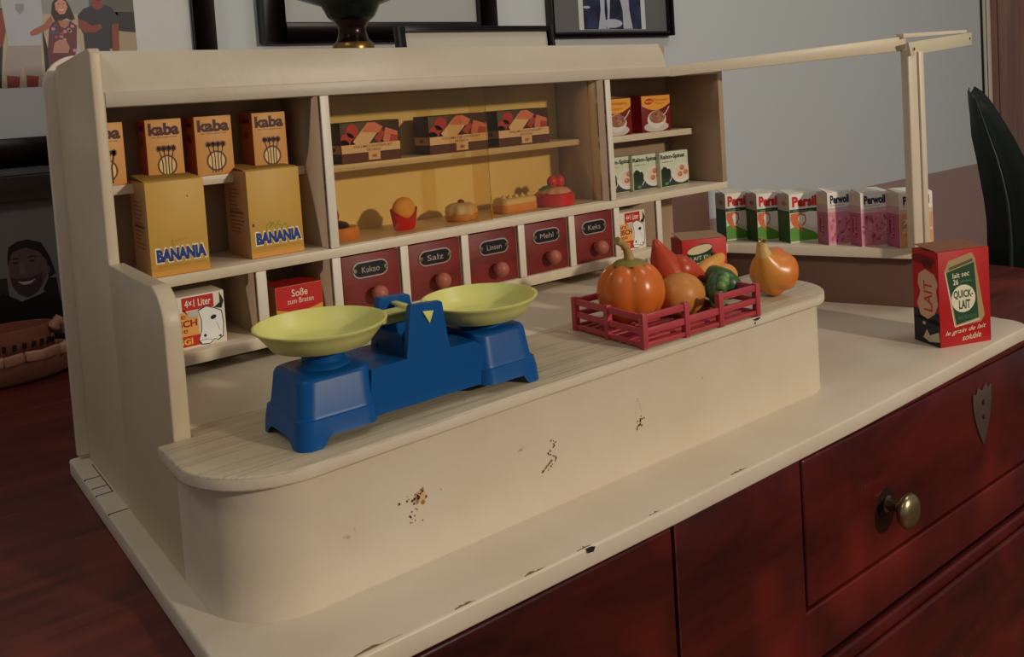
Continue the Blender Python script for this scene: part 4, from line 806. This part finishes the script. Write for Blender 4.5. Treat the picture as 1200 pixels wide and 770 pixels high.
gp([(1.17, 9.88), (1.44, 11.09), (2.33, 11.63), (3.71, 11.62), (4.84, 10.55), (5.07, 9.13), (4.74, 7.3), (3.92, 5.96), (2.83, 5.38), (1.86, 6.05), (1.15, 7.65)], '#58433b', 4)
gp([(1.03, 9.22), (1.1, 10.4), (1.29, 11.31), (2.18, 11.85), (3.21, 11.95), (4.55, 11.4), (5.3, 9.69), (5.79, 7.6), (5.0, 7.25), (4.98, 9.14), (4.29, 10.35), (2.96, 11.05), (1.57, 10.7)], '#161213', 5)
gp([(1.2, 8.0), (1.82, 7.6), (3.18, 7.55), (4.45, 8.04), (4.34, 6.68), (3.74, 5.8), (2.75, 5.35), (1.85, 5.9), (1.27, 7.0)], '#38292a', 5)
gp([(1.8, 7.34), (2.44, 7.18), (3.13, 7.2), (3.69, 7.34), (3.13, 6.9), (2.44, 6.85)], '#b09a8c', 6)
gp([(2.3, 9.4), (2.6, 9.4), (2.75, 8.1), (2.1, 8.1)], '#6a5248', 6)
for x in (1.8, 3.5): F.ell(*G(x, 9.45), .28 / 22, .11 / 14.4, mat('#151010', .5), 6); F.line([G(x - .42, 9.85), G(x, 9.98), G(x + .42, 9.85)], .13, mat('#191212', .5), 6)
F.ell(*G(5.0, 8.2), .22 / 22, .5 / 14.4, mat('#58433b', .5), 6)
b.v = [Tm @ q for q in b.v]; b.build('photograph', t, label='dim portrait of a smiling bearded man')
# large black frame right of it
frame('picture_frame', 'large black picture frame with pale grey mount above the shop', 32.8, 71.2, 33.7, 80, 3, WY, FR, MATG, sides=(3.1, 3.3, 2.7, 3), depth=2.2)
# blue and white abstract
t, Tm, yy = frame('picture_frame', 'grey-bordered picture with dark blue and white abstract painting', 82.8, 112.6, 33.9, 80, 1.2, WY, mat('#1a1a1c', .4), mat('#6a6c68', .5, .1, 8), sides=(.5, 1.3, .8, 1.2))
b = MB(); b.keep = True; F = Face(b, (89.4, yy - .02, 35.0), (1, 0, 0), (0, 0, 1), 16.4, 40); F.rect(0, 0, 1, 1, mat('#d2d2cc', .5), 1)
bm_, N, L, B = nmat('dark_blue_washes'); nz = N.new('ShaderNodeTexNoise'); nz.inputs['Scale'].default_value = 22; nz.inputs['Detail'].default_value = 5; tc = N.new('ShaderNodeTexCoord'); L.new(tc.outputs['Object'], nz.inputs['Vector'])
cr2 = N.new('ShaderNodeValToRGB'); cr2.color_ramp.elements[0].color = lin('#0a0c24'); cr2.color_ramp.elements[0].position = .4; cr2.color_ramp.elements[1].color = lin('#33406c'); cr2.color_ramp.elements[1].position = .7; L.new(nz.outputs['Fac'], cr2.inputs[0]); L.new(cr2.outputs[0], B.inputs['Base Color'])
F.rect(.07, .004, .93, .99, bm_, 2); random.seed(12); wt = mat('#b4bac4', .6, .1, 60)
def blob(x0, x1, seed):
    r = random.Random(seed); L1 = [(x0 + r.uniform(-.03, .03), k / 12 * .98 + .006) for k in range(13)]; R1 = [(x1 + r.uniform(-.04, .04), k / 12 * .98 + .006) for k in range(12, -1, -1)]; F.poly(L1 + R1, wt, 3)
blob(.30, .40, 1); blob(.62, .76, 2); blob(.42, .47, 3); F.ell(.48, .03, .16, .02, wt, 4, n=10); F.ell(.12, .1, .05, .006, wt, 4, n=8)
b.v = [Tm @ q for q in b.v]; b.build('painting', t, label='dark blue and white abstract painting')
# small black frame standing on the chest right behind the cabinet
t, Tm, yy = frame('picture_frame', 'slim black frame holding pale paper, leaning just behind the cabinet', 33.3, 54.2, -1.15, 32.6, .7, 17.0, mat('#0c0b0c', .4), mat('#c4beae', .6, .05, 30), lean=.10, depth=.9, sides=(.9, .8, .8, .6))
# pedestal bowl on the cabinet
t = thing('pedestal_bowl', 'dark bronze pedestal bowl standing on top of the cabinet', 'bowl', (20.3, 4.2, 28.92))
DKB = mat('#33211c', .22, .25, 40, metal=.75)
b = MB(); b.lathe([(.05, 28.92), (1.62, 28.92), (1.66, 29.2), (1.62, 29.55), (1.5, 29.75)], (20.3, 4.2, 0), mat('#8a6a3c', .3, .1, 60, metal=.8), 40); b.build('foot', t, smooth=50)
b = MB(); b.lathe([(1.5, 29.7), (1.25, 30.0), (1.1, 30.5), (1.08, 30.9), (1.25, 31.3), (1.6, 31.6)], (20.3, 4.2, 0), DKB, 40); b.build('stem', t, smooth=60)
b = MB(); b.lathe([(1.5, 31.5), (1.85, 31.8), (2.1, 32.3), (2.3, 32.7), (3.4, 33.1), (4.8, 33.6), (6.2, 34.6), (7.0, 36.2), (7.3, 38.2), (7.0, 38.2), (6.6, 36.2), (5.6, 34.9), (3, 33.7), (.05, 33.4)], (20.3, 4.2, 0), mat('#12201e', .25, .3, 30, metal=.5), 56); b.build('bowl', t, smooth=60)
# basket on the chest at the left
WICK = mat('#a5745a', .7, .25, 90, bump=.6); WICK2 = mat('#8a5038', .7, .25, 90, bump=.6)
t = thing('wicker_tray', 'oval wicker tray on the chest left of the shop', 'basket', (-3.2, 44.3, ZT))
def oval(cx, cy, rx, ry, z, n=48, wob=0): return [(cx + rx * math.cos(2 * PI * i / n) * (1 + wob * math.sin(14 * PI * i / n)), cy + ry * math.sin(2 * PI * i / n) * (1 + wob * math.sin(14 * PI * i / n)), z) for i in range(n)]
b = MB(); cx, cy = -1.2, 45.0
b.rings([oval(cx, cy, 5.6, 3.6, ZT), oval(cx, cy, 6.6, 4.4, ZT + .5), oval(cx, cy, 7.2, 4.9, ZT + 2.4), oval(cx, cy, 6.9, 4.6, ZT + 2.4), oval(cx, cy, 6.2, 4.0, ZT + .8)], WICK); b.build('tray', t, smooth=50)
for k in range(11):
    a = math.radians(196 + k * 15.5); b = MB(); b.box(-.95, .95, -.45, .45, 0, .95, WICK if k % 2 else mat('#b58868', .7, .2, 90, bump=.5)); T2 = Matrix.Translation((cx + 6.9 * math.cos(a), cy + 4.6 * math.sin(a), ZT + 2.35)) @ Matrix.Rotation(a + PI / 2, 4, 'Z') @ Matrix.Rotation(.12 * math.sin(k * 2.3), 4, 'Y'); b.v = [T2 @ q for q in b.v]; b.build('rim_block', t, bevel=.18)
t = thing('wicker_bowl', 'small reddish pierced wicker bowl lying inside the oval tray', 'basket', (-.6, 44.8, .0))
b = MB(); c2 = (-.5, 44.8); zz = ZT + .9
b.rings([oval(*c2, 2.6, 1.8, zz), oval(*c2, 3.8, 2.5, zz + 1.2), oval(*c2, 4.3, 2.8, zz + 3.1), oval(*c2, 4.0, 2.6, zz + 4.4), oval(*c2, 3.8, 2.4, zz + 4.4), oval(*c2, 3.9, 2.5, zz + 3), oval(*c2, 3.4, 2.2, zz + 1.4)], WICK2)
for row in range(2):
    for k in range(15):
        a = math.radians(190 + k * 12.5 + row * 5); h = 1.7 + row * 1.1; rx, ry = 4.0 + row * .25, 2.6 + row * .2
        T2 = Matrix.Translation((c2[0] + rx * math.cos(a), c2[1] + ry * math.sin(a), zz + h)) @ Matrix.Rotation(a + PI / 2, 4, 'Z'); b.T = T2; b.box(-.17, .17, -.12, .2, -.3, .3, DARK); b.T = Matrix.Identity(4)
b.build('body', t, smooth=50)
b = MB(); b.tube([(3.1, 43.6, 2.6), (3.5, 43.5, 3.6), (3.9, 43.4, 4.3), (4.4, 43.5, 3.8), (4.7, 43.7, 2.9)], [.55, .65, .6, .55, .5], WICK, 12); b.build('handle', t, smooth=60)
# potted plant beyond the chest
t = thing('potted_plant', 'big dark leaf of a potted plant beyond the right end of the chest', 'plant', (118, 4, -86))
LEAF = mat('#16211a', .35, .25, 25); PX = 111.7
b = MB(); rows = []
edge = [(-6, -2.3, -8.2), (-3, -2.15, -8.7), (0, -2.1, -8.95), (3, -2.0, -8.9), (6, -1.8, -8.7), (9, -1.35, -8.1), (12, -.85, -7.2), (15, -.4, -5.8), (18, -.15, -4.2), (20, -.08, -2.9), (21.2, -.1, -1.9), (21.9, -.35, -.95)]
for (z, yl, yr) in edge:
    row = []
    for k in range(-6, 7):
        u = k / 6; row.append((PX + .7 * abs(u) ** 1.5 - .2 * math.exp(-(u / .1) ** 2) + .15 * math.sin(z * .9 + u * 2) * abs(u), (yl + yr) / 2 + (yl - yr) / 2 * -u, z - .8 * (1 - u * u) * (z > 20)))
    rows.append(row)
prof = [(z, (yl + yr) / 2, 0) for z, yl, yr in edge[:-1]]
n = 13; vs = [q for r in rows for q in r]; fs = [(i * n + k, i * n + k + 1, (i + 1) * n + k + 1, (i + 1) * n + k) for i in range(len(rows) - 1) for k in range(n - 1)]
m0 = len(vs); vs2 = vs + [(q[0] + .12, q[1], q[2]) for q in vs]; fs2 = fs + [tuple(m0 + i for i in f[::-1]) for f in fs]
b.add(vs2, fs2, LEAF); lf = b.build('leaf_blade', t, smooth=80)
b = MB(); b.tube([(PX - .12, p_[1], p_[0]) for p_ in prof], [.3, .28, .26, .24, .2, .18, .15, .12, .09, .06, .03], mat('#26352a', .4), 8); b.build('midrib', lf, smooth=60)
b = MB(); b.tube([(118, 4, -58), (117, 2, -40), (115, -2, -20), (PX, -4.5, -6)], [.8, .6, .45, .35], mat('#26352a', .5), 10); b.build('leaf_stem', t, smooth=60)
b = MB(); b.lathe([(9, -86), (11, -82), (13, -62), (14, -60), (14, -57), (12.6, -57), (12.4, -60), (.1, -60)], (119, 4, 0), mat('#7a4a38', .7), 36); b.build('pot', t, smooth=40)
